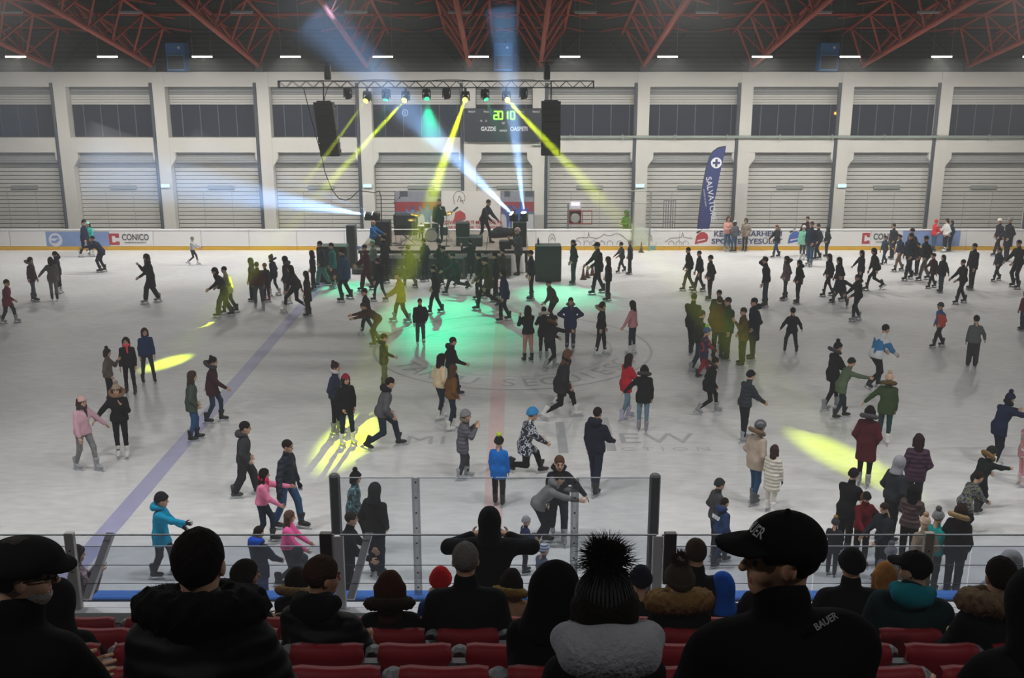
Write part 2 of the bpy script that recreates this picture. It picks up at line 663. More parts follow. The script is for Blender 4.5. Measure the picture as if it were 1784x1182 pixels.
# ---- far wall: columns, beams, shutters, windows
kx = (YW * CT + 4.9 * ST) / F
COLX = [(px - CX) * kx for px in (-60, 117, 287, 465, 640, 819, 938, 1118, 1295, 1467, 1637, 1812)]
ZT, Z1, Z2, Z3 = 8.67, 7.93, 5.37, 4.62            # top, upper opening top, upper opening bottom, lower opening top
wall = struct(MB().box((XL, YW, Z1), (XR, YW + .9, ZT)).obj('wall_far', white_wall), 'white concrete frame of the far wall')
MB().box((XL, YW, Z3), (XR, YW + .9, Z2)).obj('beam', white_wall, wall)
MB().box((XL, YW + .9, 0), (XR, YW + 1.1, ZT)).obj('backing', mat('77777a', rough=.8), wall)
HW = .31
for x in COLX:
    MB().box((x - HW, YW - .03, 0), (x + HW, YW + .88, ZT - .01)).obj('column', white_wall, wall)
    for s in (-1, 1):
        MB().prism([(x + s * (HW - .01), Z3 + .01), (x + s * (HW + .28), Z3 + .01), (x + s * (HW + .28), Z3 - .32), (x + s * (HW - .01), Z3 - .75)][::s], YW + .0, YW + .6).obj('haunch', white_wall, wall)
glass_dark = mat('232c3c', rough=.18, noise=.15, scale=.6, spec=.6)
mull = mat('59616c', rough=.5)
box_grey = mat('8c8f90', rough=.6, noise=.06)
for i, (xa, xb) in enumerate(zip(COLX[:-1], COLX[1:])):
    a, b = xa + HW, xb - HW
    YR = YW + .5
    # lower roller door, slat by slat
    door = struct(MB().box((a, YR + .05, 0), (b, YR + .1, 4.1)).obj('door_%d' % (i + 1), mat('5d6060', rough=.7)))
    sl = MB().box((a + .02, YR, .0), (b - .02, YR + .05, .178), .014).mesh('slat')
    sl.materials.append(None)
    for k in range(19):
        link('slat', sl, door, slat_mat, (0, -.004 * (k % 3), .212 * k))
    MB().box((a, YR - .25, 4.05), (b, YR + .1, Z3)).obj('roller_box', box_grey, door)
    mb = MB()
    for k in range(5):
        mb.box((a, YR - .27, 4.1 + k * .105), (b, YR - .25, 4.16 + k * .105))
    mb.obj('box_rib', mat('a4a6a5', rough=.6), door)
    MB().box((a + .36 * (b - a), YR - .08, 2.66), (a + .36 * (b - a) + 1.4, YR - .01, 2.86), .02).obj('handle_plate', mat('8f9492', rough=.5), door)
    for u in (.3, .62):
        MB().box((a + u * (b - a), YR - .018, .05), (a + u * (b - a) + .03, YR - .003, 2.5)).obj('door_seam', mat('a2a2a3', rough=.6), door)
    # upper window with half-open shutter
    win = struct(MB().box((a, YR + .12, Z2), (b, YR + .16, Z1)).obj('window_%d' % (i + 1), mat('30363c')))
    n = 5 if b - a > 3.5 else 3
    pw = (b - a) / n
    off = -.35
    for k in range(n + 1):
        x0, x1 = max(a, a + (k + off) * pw), min(b, a + (k + 1 + off) * pw)
        if x1 - x0 > .1:
            MB().box((x0 + .02, YR + .08, Z2 + .03), (x1 - .02, YR + .1, 7.05)).obj('pane', glass_dark, win)
            if k:
                MB().box((x0 - .02, YR + .06, Z2), (x0 + .02, YR + .12, 7.05)).obj('mullion', mull, win)
    s2 = MB().box((a + .02, YR, .005), (b - .02, YR + .05, .12), .01).mesh('slat')
    s2.materials.append(None)
    for k in range(7):
        link('slat', s2, win, slat_mat if k < 4 else box_grey, (0, -.003 * (k % 2), 7.02 + .128 * k))

# drain pipes beside the columns, a long pipe under the upper windows
pipe_dark = mat('474f59', rough=.5, noise=.1)
for i, x in enumerate(COLX):
    xx = x + (-HW - .1 if i != 6 else HW + .1)
    zb = 0 if i != 5 else 2.6
    mb = MB().tube((xx, YW + .0, zb), (xx, YW + .0, Z1 + .2), .085, n=10)
    o = mb.obj('trim_%d' % (i + 1), pipe_dark)
    struct(o)
pz = 5.42
pr = MB().tube((1.9, YW - .14, pz), (XR, YW - .14, pz), .075, n=10)
for k in range(10):
    x = 3 + k * 2.7
    pr.box((x - .03, YW - .24, pz - .14), (x + .03, YW - .04, pz + .12))
pr.tube((1.9, YW - .14, pz), (1.9, YW - .14, 2.2), .06).tube((1.0, YW - .14, pz - .4), (1.9, YW - .14, pz - .4), .05)
struct(pr.obj('trim_20', mat('9aa59c', rough=.4, metal=.4)), 'long pale pipe under the upper windows')

# lit exit signs on the columns
for px in (288, 640, 1115, 1467):
    q = at_depth(px, 324, YW - .1)
    t = thing('exit_sign', {288: 'small lit exit sign on the white column above the CONICO advert', 640: 'small lit exit sign on the column above the blue jacketed sound man',
                            1115: 'small lit exit sign on the column above the figure behind the boards', 1467: 'small lit exit sign on the column right of the feather flag'}[px],
              'exit sign', q, 0, 'exit signs on the columns')
    MB().box((-.24, -.03, -.1), (.24, .07, .1), .02).obj('sign_case', mat('c8d4d6'), t)
    MB().box((-.22, -.036, -.08), (.22, -.03, .08)).obj('sign_face', glow('c9f3f5', 1.5), t)

# ---- upper cladding, roof, purlins
clad = mat('3d413f', rough=.75, noise=.12, scale=2)
gable = struct(MB().box((XL, YW + .3, ZT), (XR, YW + .5, 10.9)).obj('wall_gable', clad), 'dark ribbed cladding above the white frame')
rib = mat('4a4e4c', rough=.75, noise=.1)
for k in range(9):
    MB().box((XL, YW + .25, ZT + .1 + k * .23), (XR, YW + .3, ZT + .2 + k * .23)).obj('cladding_rib', rib, gable)
SL = .2
zr = lambda y: 10.75 + (YW + .3 - y) * SL
YR_ = 26.0
roof = MB()
roof.add([(XL, YW + .5, zr(YW + .5)), (XR, YW + .5, zr(YW + .5)), (XR, YR_, zr(YR_)), (XL, YR_, zr(YR_)),
          (XL, YW + .5, zr(YW + .5) + .25), (XR, YW + .5, zr(YW + .5) + .25), (XR, YR_, zr(YR_) + .25), (XL, YR_, zr(YR_) + .25)],
         [(0, 3, 2, 1), (4, 5, 6, 7), (0, 1, 5, 4), (1, 2, 6, 5), (2, 3, 7, 6), (3, 0, 4, 7)])
roof.add([(XL, YR_, zr(YR_)), (XR, YR_, zr(YR_)), (XR, -6, 12.4), (XL, -6, 12.4), (XL, YR_, zr(YR_) + .25), (XR, YR_, zr(YR_) + .25), (XR, -6, 12.65), (XL, -6, 12.65)],
         [(0, 3, 2, 1), (4, 5, 6, 7), (0, 1, 5, 4), (1, 2, 6, 5), (2, 3, 7, 6), (3, 0, 4, 7)])
ceil = struct(roof.obj('ceiling', mat('565c58', rough=.8, noise=.1, scale=1.2)), 'dark corrugated roof deck')
for k in range(30):
    y = YW - .1 - k * .42
    if y > 42:
        MB().box((XL, y - .1, zr(y) - .09), (XR, y + .1, zr(y) + .03)).obj('deck_rib', mat('4d524f', rough=.8), ceil)
for y, r in ((53.9, .09), (50.6, .08), (47.3, .08), (44.0, .08)):
    MB().tube((XL, y, zr(y) - .16), (XR, y, zr(y) - .16), r, n=6).obj('purlin', red_steel if r < .09 else dark_metal, ceil)
struct(MB().box((XL - .3, -6, -1), (XL, YW + 1.2, 17)).obj('wall_left', mat('8f8f8c', rough=.8)))
struct(MB().box((XR, -6, -1), (XR + .3, YW + 1.2, 17)).obj('wall_right', mat('8f8f8c', rough=.8)))
struct(MB().box((XL, -6.3, -1), (XR, -6, 17)).obj('wall_back', mat('3c3c3e', rough=.9)))

# ---- red roof trusses: one fat bottom tube, two top tubes, V webs
web_me = MB().tube((0, 0, 0), (0, 0, 1), .055, n=6).mesh('web')
web_me.materials.append(None)
strut_me = MB().tube((0, 0, 0), (0, 0, 1), .045, n=6).mesh('strut')
strut_me.materials.append(None)


def member(name, me, a, b, parent, m):
    a, b = Vector(a), Vector(b)
    o = link(name, me, parent, m)
    d = b - a
    o.matrix_basis = Matrix.Translation(a) @ d.to_track_quat('Z', 'Y').to_matrix().to_4x4() @ Matrix.Diagonal((1, 1, d.length, 1))
    return o


TX = [(px - CX) * (YW * CT + .4 * ST) / F for px in (-85, 91, 267, 453, 640, 818, 941, 1121, 1310, 1501, 1685, 1868)]
for i, x in enumerate(TX):
    Y0, Y1 = YW - .1, 36.0
    zb = lambda y: 8.95 + (YW - y) * SL
    t = thing('roof_truss', 'red tubular roof truss meeting the wall %s' % (
        ['off the left edge of the picture', 'above the window left of the blue heater', 'just left of the blue heater box', 'above the window left of the stage truss', 'above the hanging left loudspeaker',
         'above the middle of the stage truss', 'at the hoist of the right loudspeaker', 'over the window beside the right loudspeaker', 'two windows right of the loudspeaker',
         'just right of the second blue heater', 'near the right end of the far wall', 'off the right edge of the picture'][i]), 'roof truss', (x, Y0, zb(Y0)), 0, 'red roof trusses')
    o = Vector((x, Y0, zb(Y0)))
    MB().tube((0, 0, 0), Vector((x, Y1, zb(Y1))) - o, .12, n=10).obj('bottom_chord', red_steel, t, smooth=True)
    for s in (-1, 1):
        MB().tube(Vector((x + s * 1.15, Y0, zr(Y0) - .3)) - o, Vector((x + s * 1.15, Y1, zr(Y1) - .3)) - o, .075, n=8).obj('top_chord', red_steel, t, smooth=True)
    MB().box((-.2, -.05, -.3), (.2, .1, .15)).obj('bearing', dark_metal, t)
    y = Y0
    k = 0
    while y - 2.4 > Y1 + 4:
        yn, ym = y - 2.6, y - 1.3
        for s in (-1, 1):
            B0, B1 = Vector((x, y, zb(y))) - o, Vector((x, yn, zb(yn))) - o
            T = Vector((x + s * 1.15, ym, zr(ym) - .3)) - o
            member('web', web_me, B0, T, t, red_steel)
            member('web', web_me, T, B1, t, red_steel)
            member('strut', strut_me, T, Vector((x + s * 2.2, ym + 1.2, zr(ym + 1.2) - .2)) - o, t, red_steel)
        member('strut', strut_me, Vector((x - 1.15, ym, zr(ym) - .3)) - o, Vector((x + 1.15, ym, zr(ym) - .3)) - o, t, red_steel)
        y = yn
    for s in (-1, 1):                                            # dark struts against the gable
        member('strut', strut_me, Vector((x + s * .3, YW + .2, 8.8)) - o, Vector((x + s * 2.2, YW + .2, 10.6)) - o, t, dark_metal)

# ---- ceiling lamps: lit row by the far wall, unlit row nearer, lit row over the near ice
def lamp(x, y, z, ztop, lit, power, label, group):
    t = thing('ceiling_lamp', label, 'lamp', (x, y, z), 0, group)
    MB().box((-.48, -.07, 0), (.48, .07, .05), .015).obj('housing', mat('9a9c9c', rough=.5), t)
    MB().tube((-.45, 0, -.03), (.45, 0, -.03), .03, n=8).obj('tube', glow('fff6ea', 14.0 if power > 100 else 4.0) if lit else mat('b5b8ba', rough=.4), t)
    for s in (-1, 1):
        MB().tube((s * .42, 0, .05), (s * .42, 0, ztop - z), .008, n=5).obj('wire', mat('8f8f8f'), t)
    if lit:
        ld = bpy.data.lights.new('tube_light', 'AREA')
        ld.shape = 'RECTANGLE'
        ld.size, ld.size_y = .95, .12
        ld.energy = power
        ld.color = (1.0, .965, .91) if y > 40 else (1.0, .985, .965)
        lo = bpy.data.objects.new('tube_light', ld)
        COL.objects.link(lo)
        lo.parent = t
        lo.location = (0, 0, -.07)
    return t


kl = (48 * CT - .3 * ST) / F
PXL = (27, 187, 352, 506, 667, 834, 993, 1163, 1328, 1481, 1641, 1800)
names = ['leftmost in its row', 'second from the left in its row', 'right of the blue heater box', 'just left of the lighting truss', 'above the left part of the lighting truss', 'above the middle of the lighting truss',
         'just right of the loudspeaker hoist', 'two columns right of the loudspeaker', 'left of the second blue heater', 'right of the second blue heater', 'third from the right end', 'at the right edge of the picture']
for px, nm in zip(PXL, names):
    q = at_depth(px, 98, 48.0)
    lamp(q.x, 48.0, q.z, zr(48), True, LAMP_FAR, 'lit tube lamp under the roof, %s' % nm, 'lit tube lamps along the far wall')
for px, nm in zip((20, 228, 421, 620, 800, 1020, 1232, 1430, 1618), ['leftmost', 'second from the left', 'third from the left', 'left of the hoist motor', 'above the scoreboard side', 'right of the scoreboard', 'fourth from the right', 'third from the right', 'rightmost']):
    q = at_depth(px, 21, 44.0)
    lamp(q.x, 44.0, q.z, zr(44), False, 0, 'unlit tube lamp under the roof, %s' % nm + ' of its row', 'unlit tube lamps')
for k in range(8):
    x = -19.0 + k * 5.43
    lamp(x, 16.6, 10.7, 15.4, True, LAMP_NEAR, 'lit tube lamp over the near ice, %s of its row' % ['first', 'second', 'third', 'fourth', 'fifth', 'sixth', 'seventh', 'last'][k], 'lit tube lamps over the near ice')
for x, nm in ((-4.5, 'flat cap'), (4.5, 'baseball cap')):
    lamp(x, 1.4, 12.0, 13.3, True, STAND_FILL, 'added unseen fill lamp high over the stand on the side of the %s' % nm, 'added fill lamps over the stand')  # added to brighten spectators and seats, unseen above the frame

# blue air heaters high on the far wall
for px, nm in ((308, 'left one, beside a red truss'), (877, 'middle one, veiled by the white light beam'), (1443, 'right one, between two lit lamps')):
    q = at_depth(px, 103, YW - .35)
    t = thing('air_heater', 'blue air heater on the far wall, %s' % nm, 'heater', (q.x, YW - .35, 8.7), 0, 'blue air heaters')
    MB().box((-.48, -.2, 0), (.48, .55, 1.4), .03).obj('casing', mat('3c6fa3', rough=.5, noise=.1), t)
    MB().box((-.38, -.235, .08), (.38, -.2, .78), .01).obj('grille', mat('46494a', rough=.6), t)
    for z in (.08, .78):
        MB().box((-.4, -.25, z - .02), (.4, -.2, z + .02)).obj('grille_edge', mat('7da3c8'), t)
    for k in range(6):
        MB().box((-.36, -.255, .15 + k * .105), (.36, -.235, .18 + k * .105)).obj('slat', mat('5c6062'), t)
    MB().lathe([(.07, 0), (.07, .02)], (.2, -.23, 1.15), 12, 'y').obj('badge', mat('c5d3e0'), t)

# ---- stand: steps, aisle, kerb, near walkway, near boards
conc = mat('3b3b3d', rough=.85, noise=.15, scale=2)
ROW = {}
for k in range(-3, 7):
    ys = 3.74 + .92 * k
    zs = 6.68 - .46 * k
    ROW[k] = (ys, zs - .85)
    o = struct(MB().box((-14, ys - .12, zs - .85 - 1.1), (14, ys + .8, zs - .85)).obj('floor', conc), 'dark concrete step of the stand')
struct(MB().box((-14, -6, 7.2), (14, 3.74 - .92 * 3 - .12, 8.0)).obj('floor', conc), 'dark concrete top landing')
struct(MB().box((-14, 9.2, 2.2), (14, 10.1, 3.06)).obj('floor', conc), 'dark aisle at the foot of the stand')
struct(MB().box((-14, 10.06, -.1), (14, 10.22, 3.2)).obj('wall_stand', mat('8f8f90', rough=.8)), 'front wall of the stand')
struct(MB().box((-14, 10.02, 3.2), (14, 10.26, 3.32)).obj('trim_30', mat('d5d6da', rough=.5)), 'white ledge along the front of the stand')
struct(MB().box((-30, 10.2, -.1), (30, 14.28, .9)).obj('floor', mat('4a4b4e', rough=.85)), 'dark walkway between stand and rink')
nb = struct(MB().box((-30, 14.34, 0), (30, 14.46, 1.08)).obj('wall_near_boards', mat('8f9296', rough=.5)), 'near rink boards with a blue cap rail')
for k in range(25):
    x0 = -30 + k * 2.4
    MB().box((x0 + .012, 14.45, .2), (x0 + 2.388, 14.49, 1.06)).obj('panel', mat('dcdcdc', rough=.4), nb)
    MB().box((x0 + .3, 14.3, .92), (x0 + .36, 14.34, 1.06)).obj('bracket', mat('3a3c40', rough=.5), nb)
MB().box((-30, 14.26, 1.07), (30, 14.52, 1.13), .02).obj('cap_rail', mat('3f74c4', rough=.4), nb)

clear_a = clear_sheet('clear_sheet', (.93, .945, .96, 1), .03, .02)
clear_b = clear_sheet('clear_sheet_scuffed', (.88, .9, .93, 1), .04, .05)
edge_m = mat('a3a8b0', rough=.3, noise=.05)
alu = mat('b5b2b0', rough=.6, noise=.06)
alu_w = mat('d8d6da', rough=.55, noise=.06)


def pane(parent, x0, x1, y, z0, z1, m=None, name='pane'):
    MB().box((x0, y - .006, z0), (x1, y + .006, z1)).obj(name, m or clear_a, parent)
    MB().box((x0, y - .009, z1 - .006), (x1, y + .009, z1 + .006)).obj('pane_edge', edge_m, parent)


# barrier on the ledge
XPX = lambda px, y, z: (px - CX) / F * (y * CT + (CAMH - z) * ST)
t = thing('glass_barrier', 'low clear barrier on the white ledge in front of the stand', 'barrier', (0, 10.14, 3.32))
posts = [XPX(p, 10.14, 3.8) for p in (-220, 128, 590, 862, 1146, 1612, 1900)]
for a, b in zip(posts[:-1], posts[1:]):
    pane(t, a + .03, b - .03, 0, .0, .87)
for z in (.28, .5):
    MB().tube((posts[0], .02, z), (posts[-1], .02, z), .004, n=5).obj('cable', mat('55585e'), t)
for i, p in enumerate(posts):
    if i in (2, 4):
        s = -1 if i == 2 else 1
        MB().box((p + s * .12 - .065, -.05, .3), (p + s * .12 + .065, .03, .9), .008).obj('post', mat('2a1d20', rough=.45), t)
        MB().box((p - s * .01 - .055, -.03, .0), (p - s * .01 + .055, .03, .86), .008).obj('white_edge_panel', alu_w, t)
    elif i != 3:
        MB().box((p - .05, -.04, .0), (p + .05, .03, .9), .006).obj('post', alu if i != 5 else mat('9a9488', rough=.5), t)
        for zz in (.2, .45, .7):
            MB().lathe([(.008, 0), (.008, .012)], (p, -.052, zz), 8, 'y').obj('bolt', black, t)
for p, dx in ((posts[1] + .08, .26), (posts[2] + .1, .2)):
    MB().add([(p - .03, .0, .1), (p + .05, .0, .1), (p + .05 + dx, .2, .8), (p - .03 + dx, .2, .8), (p - .03, .05, .06), (p + .05, .05, .06), (p + .05 + dx, .26, .76), (p - .03 + dx, .26, .76)],
             [(0, 1, 2, 3), (7, 6, 5, 4), (0, 4, 5, 1), (1, 5, 6, 2), (2, 6, 7, 3), (3, 7, 4, 0)]).obj('brace', alu_w, t)

# acrylic above the near boards: low at the sides, tall in the middle bay
YG = 14.4
ZG = 1.136
xl, xr = XPX(588, YG, 2), XPX(1137, YG, 2)
t = thing('rink_shield', 'low clear acrylic shield on the near boards on both sides of the tall bay', 'shield', (0, YG, ZG))
for k in range(7):
    pane(t, xl - .1 - (k + 1) * 2.4 + .01, xl - .1 - k * 2.4 - .01, 0, 0, .8, clear_b)
    pane(t, xr + .1 + k * 2.4 + .01, xr + .1 + (k + 1) * 2.4 - .01, 0, 0, .8, clear_b)
t = thing('rink_shield', 'tall clear acrylic bay on the near boards between two thick dark posts', 'shield', (0, YG, ZG))
strip_m = clear_sheet('clear_strip', (.62, .63, .65, 1), .03, .12)
seams = [xl, XPX(727, YG, 2), XPX(862, YG, 2), XPX(1000, YG, 2), xr]
for a, b in zip(seams[:-1], seams[1:]):
    pane(t, a + .02, b - .02, 0, 0, 1.93)
for x in (seams[0], seams[4]):
    MB().lathe([(.085, 0), (.085, 1.96), (.06, 1.99), (.02, 1.99)], (x, 0, 0), 8).obj('post', mat('4a4d50', rough=.45, noise=.2), t)
for x in (seams[1], seams[3]):
    MB().box((x - .06, -.03, 0), (x + .06, -.012, 1.93)).obj('flat_post', strip_m, t)
    for k in range(8):
        MB().lathe([(.014, 0), (.014, .012)], (x, -.043, .12 + k * .25), 8, 'y').obj('bolt', black, t)
# ================================================================ STAGE
YT = 46.0
kt = (YT * CT + .9 * ST) / F
TXP = lambda px: (px - CX) * kt
tz = at_depth(892, 147, YT).z
t = thing('lighting_truss', 'long black lattice truss hanging over the stage', 'truss', (0, YT, tz))
x0, x1 = TXP(486), TXP(1034)
tm = mat('26282b', rough=.4, metal=.5)
for y in (-.16, .16):
    for z in (-.14, .14):
        MB().tube((x0, y, z), (x1, y, z), .022, n=6).obj('chord', tm, t)
zz = MB()
n = 46
for k in range(n):
    a, b = x0 + (x1 - x0) * k / n, x0 + (x1 - x0) * (k + 1) / n
    s = 1 if k % 2 else -1
    for y in (-.16, .16):
        zz.tube((a, y, -.14 * s), (b, y, .14 * s), .012, n=5, caps=False)
    for z in (-.14, .14):
        zz.tube((a, -.16 * s, z), (b, .16 * s, z), .01, n=4, caps=False)
tag(zz.obj('lattice', tm, t), kind='stuff')
for px in (486, 1034):
    MB().box((TXP(px) - .02, -.18, -.16), (TXP(px) + .02, .18, .16)).obj('end_plate', tm, t)
cp = [(TXP(px), -.17, .16 + .05 * math.sin(px * .05)) for px in range(560, 940, 12)]
MB().path(cp, .012, 5).obj('cable', black, t)

for px, side in ((570, 'left'), (953, 'right')):
    q = at_depth(px, 126, YT)
    t = thing('chain_hoist', 'black chain hoist above the %s end of the stage truss' % side, 'hoist', (q.x, YT + .1, tz + .18), 0, 'chain hoists')
    MB().box((-.14, -.13, .0), (.14, .13, .62), .04).obj('motor', black, t)
    MB().lathe([(.09, 0), (.11, .05), (.06, .12)], (.0, 0, .62), 12).obj('motor_cap', black, t)
    MB().tube((-.05, 0, .6), (-.05, 0, zr(YT) - tz - .45), .01, n=5).obj('chain', dark_metal, t)
    MB().box((-.28, -.04, .7), (.28, .04, .76)).obj('bar', black, t)

for (px, ptop, pbot, curve, side) in ((564, 178, 272, 1, 'left'), (960, 176, 271, 0, 'right')):
    q = at_depth(px, ptop, YT - .2)
    qb = at_depth(px, pbot, YT - .2)
    H = q.z - qb.z
    t = thing('line_array', 'tall black line array loudspeaker hanging at the %s end of the truss' % side, 'loudspeaker', (q.x, YT - .2, q.z), 0, 'line arrays')
    wd = .42
    for k in range(8):
        za, zb_ = -H * k / 8, -H * (k + 1) / 8 + .012
        sh = .03 * k if curve else 0
        MB().box((-wd + sh, -.25 - .012 * k, zb_), (wd + sh, .3, za), .015).obj('speaker_box', black, t)
        MB().box((-wd + sh + .03, -.262 - .012 * k, zb_ + .02), (wd + sh - .03, -.25 - .012 * k, za - .02)).obj('speaker_grille', mat('17191b', rough=.5, bump=.6, bscale=90), t)
    MB().box((-.3, -.1, 0), (.3, .1, .06)).obj('flying_frame', tm, t)
    MB().tube((0, 0, .05), (0, .1, tz - q.z + .1), .03, n=6).tube((0, 0, .05), (.2 if curve else .02, .1, tz - q.z - .1), .018, n=5).obj('strap', black, t)
p0 = Vector((TXP(529), YT - .1, tz - .12))
p1 = Vector((TXP(556), YT - .2, at_depth(556, 272, YT).z))
pts = [p0, (p0 + p1) / 2 + Vector((-.02, 0, 0)), p1]
for px, py in ((566, 300), (578, 330), (590, 346), (602, 349), (612, 345), (624, 333), (640, 334), (652, 336), (661, 333), (664, 345), (665, 400)):
    pts.append(at_depth(px, py, YT + .1))
tag(MB().path([Vector(p) for p in pts], .022, 6).obj('cable', black), 'black cable sagging from the left loudspeaker down to the stage', 'cable')


# ---- moving-head lights
def aim(o, d):
    o.rotation_euler = Vector(d).to_track_quat('-Z', 'Y').to_euler()


def spot(name, parent, loc, d, col, W_, ang, blend, size=.06):
    ld = bpy.data.lights.new(name, 'SPOT')
    ld.energy = W_
    ld.color = col
    ld.spot_size = math.radians(ang)
    ld.spot_blend = blend
    ld.shadow_soft_size = size
    o = bpy.data.objects.new(name, ld)
    COL.objects.link(o)
    o.parent = parent
    o.location = loc
    aim(o, d)
    return o


def haze_mat(dens, aniso, name):
    m = bpy.data.materials.new(name)
    m.use_nodes = True
    nt = m.node_tree
    nt.nodes.clear()
    out = N(nt, 'ShaderNodeOutputMaterial')
    v = N(nt, 'ShaderNodeVolumeScatter')
    v.inputs['Color'].default_value = (1, 1, 1, 1)
    v.inputs['Density'].default_value = dens
    v.inputs['Anisotropy'].default_value = aniso
    nt.links.new(v.outputs[0], out.inputs['Volume'])
    return m


HAZE = {}


def haze_cone(name, label, a, b, r0, r1, dens, aniso):
    """smoke drifting in the path of a beam; a real scattering volume that the lamp lights"""
    key = (dens, aniso)
    if key not in HAZE:
        HAZE[key] = haze_mat(dens, aniso, 'haze')
    o = MB().tube(a, b, r0, r1, n=20).obj(name, HAZE[key])
    o['kind'] = 'stuff'
    o['label'] = label
    o['category'] = 'haze'
    return o


def moving_head(pos, d, lens_col, label, group, up=1, on=True):
    """yoke and head; the head points along d"""
    d = Vector(d).normalized()
    t = thing('moving_head_light', label, 'stage light', pos, 0, group)
    MB().box((-.17, -.13, .2 * up - .04), (.17, .13, .2 * up + .12), .03).obj('base', black, t)
    for s in (-.17, .17):
        MB().box((s - .02, -.05, -.1 if up > 0 else -.24), (s + .02, .05, .24 if up > 0 else .1), .012).obj('yoke_arm', black, t)
    if up > 0:
        MB().box((-.05, -.04, .3), (.05, .1, tz - .12 - pos[2]), .01).obj('clamp', dark_metal, t)
    h = MB().lathe([(.06, -.2), (.12, -.17), (.145, .0), (.135, .1), (.13, .16)], n=16).obj('head', black, t, smooth=True)
    h.matrix_basis = d.to_track_quat('Z', 'Y').to_matrix().to_4x4()
    l = MB().lathe([(.02, .172), (.115, .168), (.115, .155)], n=16).obj('lens', lens_col, h, smooth=True)
    return t


zh = at_depth(892, 168, YT).z
yel = (.80, 1.0, .0)
YPOOL = {640: (352, 566, .6, 2.6), 707: (292, 632, .9, 3.2), 811: (606, 766, 1.3, 3.6), 882: (1468, 798, 1.2, 3.3)}
ylens, glens, off_l = glow('f6ee3a', 12.0), glow('35e89a', 2.2), mat('20242a', rough=.2)
SHORT = {640: 'outer left yellow light', 707: 'inner left yellow light', 811: 'yellow light above the drum kit', 882: 'yellow light beside the scoreboard'}
desc = {640: 'outer of the two left yellow heads on the truss', 707: 'inner of the two left yellow heads on the truss', 811: 'brightest yellow head, above the drum kit', 882: 'yellow-lit head beside the scoreboard digits',
        673: 'green-lit head between the two left yellow heads', 743: 'green-lit head right of the second yellow head', 845: 'green-lit head above the scoreboard',
        606: 'unlit head beside the left loudspeaker', 778: 'unlit head left of the brightest yellow one', 912: 'unlit head beside the right loudspeaker'}
for px, (gx, gy, pw, ang) in YPOOL.items():
    pos = at_depth(px, 172, YT - .05)
    tgt = ground(gx, gy)
    d = tgt - pos
    t = moving_head(pos, d, ylens, 'black moving head light, ' + desc[px], 'moving heads on the truss')
    dn = d.normalized()
    spot('yellow_beam', t, dn * .2, d, yel, YELLOW_W * pw * 1.15, ang * 1.12, 1.0)
    half = math.tan(math.radians(ang * .56))
    m_, e = pos + d * .42, pos + d * .985
    den = {640: .034, 707: .034, 811: .026, 882: .021}[px]
    haze_cone('haze', 'denser smoke near the stage, lit yellow by the ' + SHORT[px], pos + dn * .22, m_, .03, half * d.length * .42 * 1.06, den, .3)
    haze_cone('haze', 'thin smoke over the ice, lit yellow by the ' + SHORT[px], m_ + dn * .02, e, half * d.length * .42 * 1.06, half * d.length * 1.05, den * .35, .3)
for px, gx, gy, k, an in ((673, 610, 503, .8, 24), (743, 790, 552, 1.5, 34), (845, 980, 515, 1.1, 28)):
    pos = at_depth(px, 168, YT - .05)
    tgt = ground(gx, gy)
    d = tgt - pos
    t = moving_head(pos, d, glens, 'black moving head light, ' + desc[px], 'moving heads on the truss')
    spot('green_wash', t, d.normalized() * .2, d, (.0, 1.0, .46), GREEN_W * k, an, 1.0)
for px in (606, 778, 912):
    pos = at_depth(px, 166, YT - .05)
    moving_head(pos, (.2, -.1, -1), off_l, 'black moving head light, ' + desc[px], 'moving heads on the truss')

# ---- stage platform
SZ = 1.05
SX0, SX1, SY0, SY1 = -6.85, .75, 45.2, 50.6
t = thing('stage', 'low stage platform with a brown deck on black legs in front of the banners', 'stage', (0, SY0, 0))
for k in range(4):
    for j in range(3):
        w = (SX1 - SX0) / 4
        MB().box((SX0 + k * w + .01, j * 1.8 + .01, SZ - .08), (SX0 + (k + 1) * w - .01, j * 1.8 + 1.79, SZ), .01).obj('deck_panel', mat('7b7269', rough=.7, noise=.12), t)
MB().box((SX0, -.04, SZ - .14), (SX1, 0, SZ - .02)).obj('front_edge', black, t)
for k in range(5):
    x = SX0 + .1 + k * (SX1 - SX0 - .2) / 4
    for y in (.2, 2.6, 5.2):
        MB().box((x - .05, y - .05, 0), (x + .05, y + .05, SZ - .08)).obj('leg', black, t)
xs = [-6.35 + 1.04 * k for k in range(6)]
for k, x in enumerate(xs):
    t = thing('flight_case', 'dark green-black flight case standing before the stage, %s' % ['left end of the row', 'second from the left end', 'below the drum kit', 'under the middle of the stage', 'below the bending musician', 'right end of the row'][k],
              'case', (x + .6, 44.6, 0), 0, 'flight cases before the stage')
    h = .84 if k != 4 else .9
    MB().box((-.5, -.35, .1), (.5, .35, h), .02).obj('case_body', mat('1d2422', rough=.6, noise=.1), t)
    for z in (.1, h - .3, h):
        MB().box((-.51, -.365, z - .02), (.51, .36, z + .02)).obj('edge_rail', mat('4f5654', rough=.4, metal=.5), t)
    for s in (-1, 1):
        MB().box((s * .5 - .02, -.37, .1), (s * .5 + .02, -.33, h)).obj('corner_rail', mat('4f5654', rough=.4, metal=.5), t)
        MB().box((s * .25 - .08, -.375, .4), (s * .25 + .08, -.35, .5), .01).obj('latch', mat('7d8280', rough=.4, metal=.6), t)
        MB().lathe([(.05, -.02), (.05, .02)], (s * .4, -.28, .05), 10, 'x').obj('wheel', black, t)


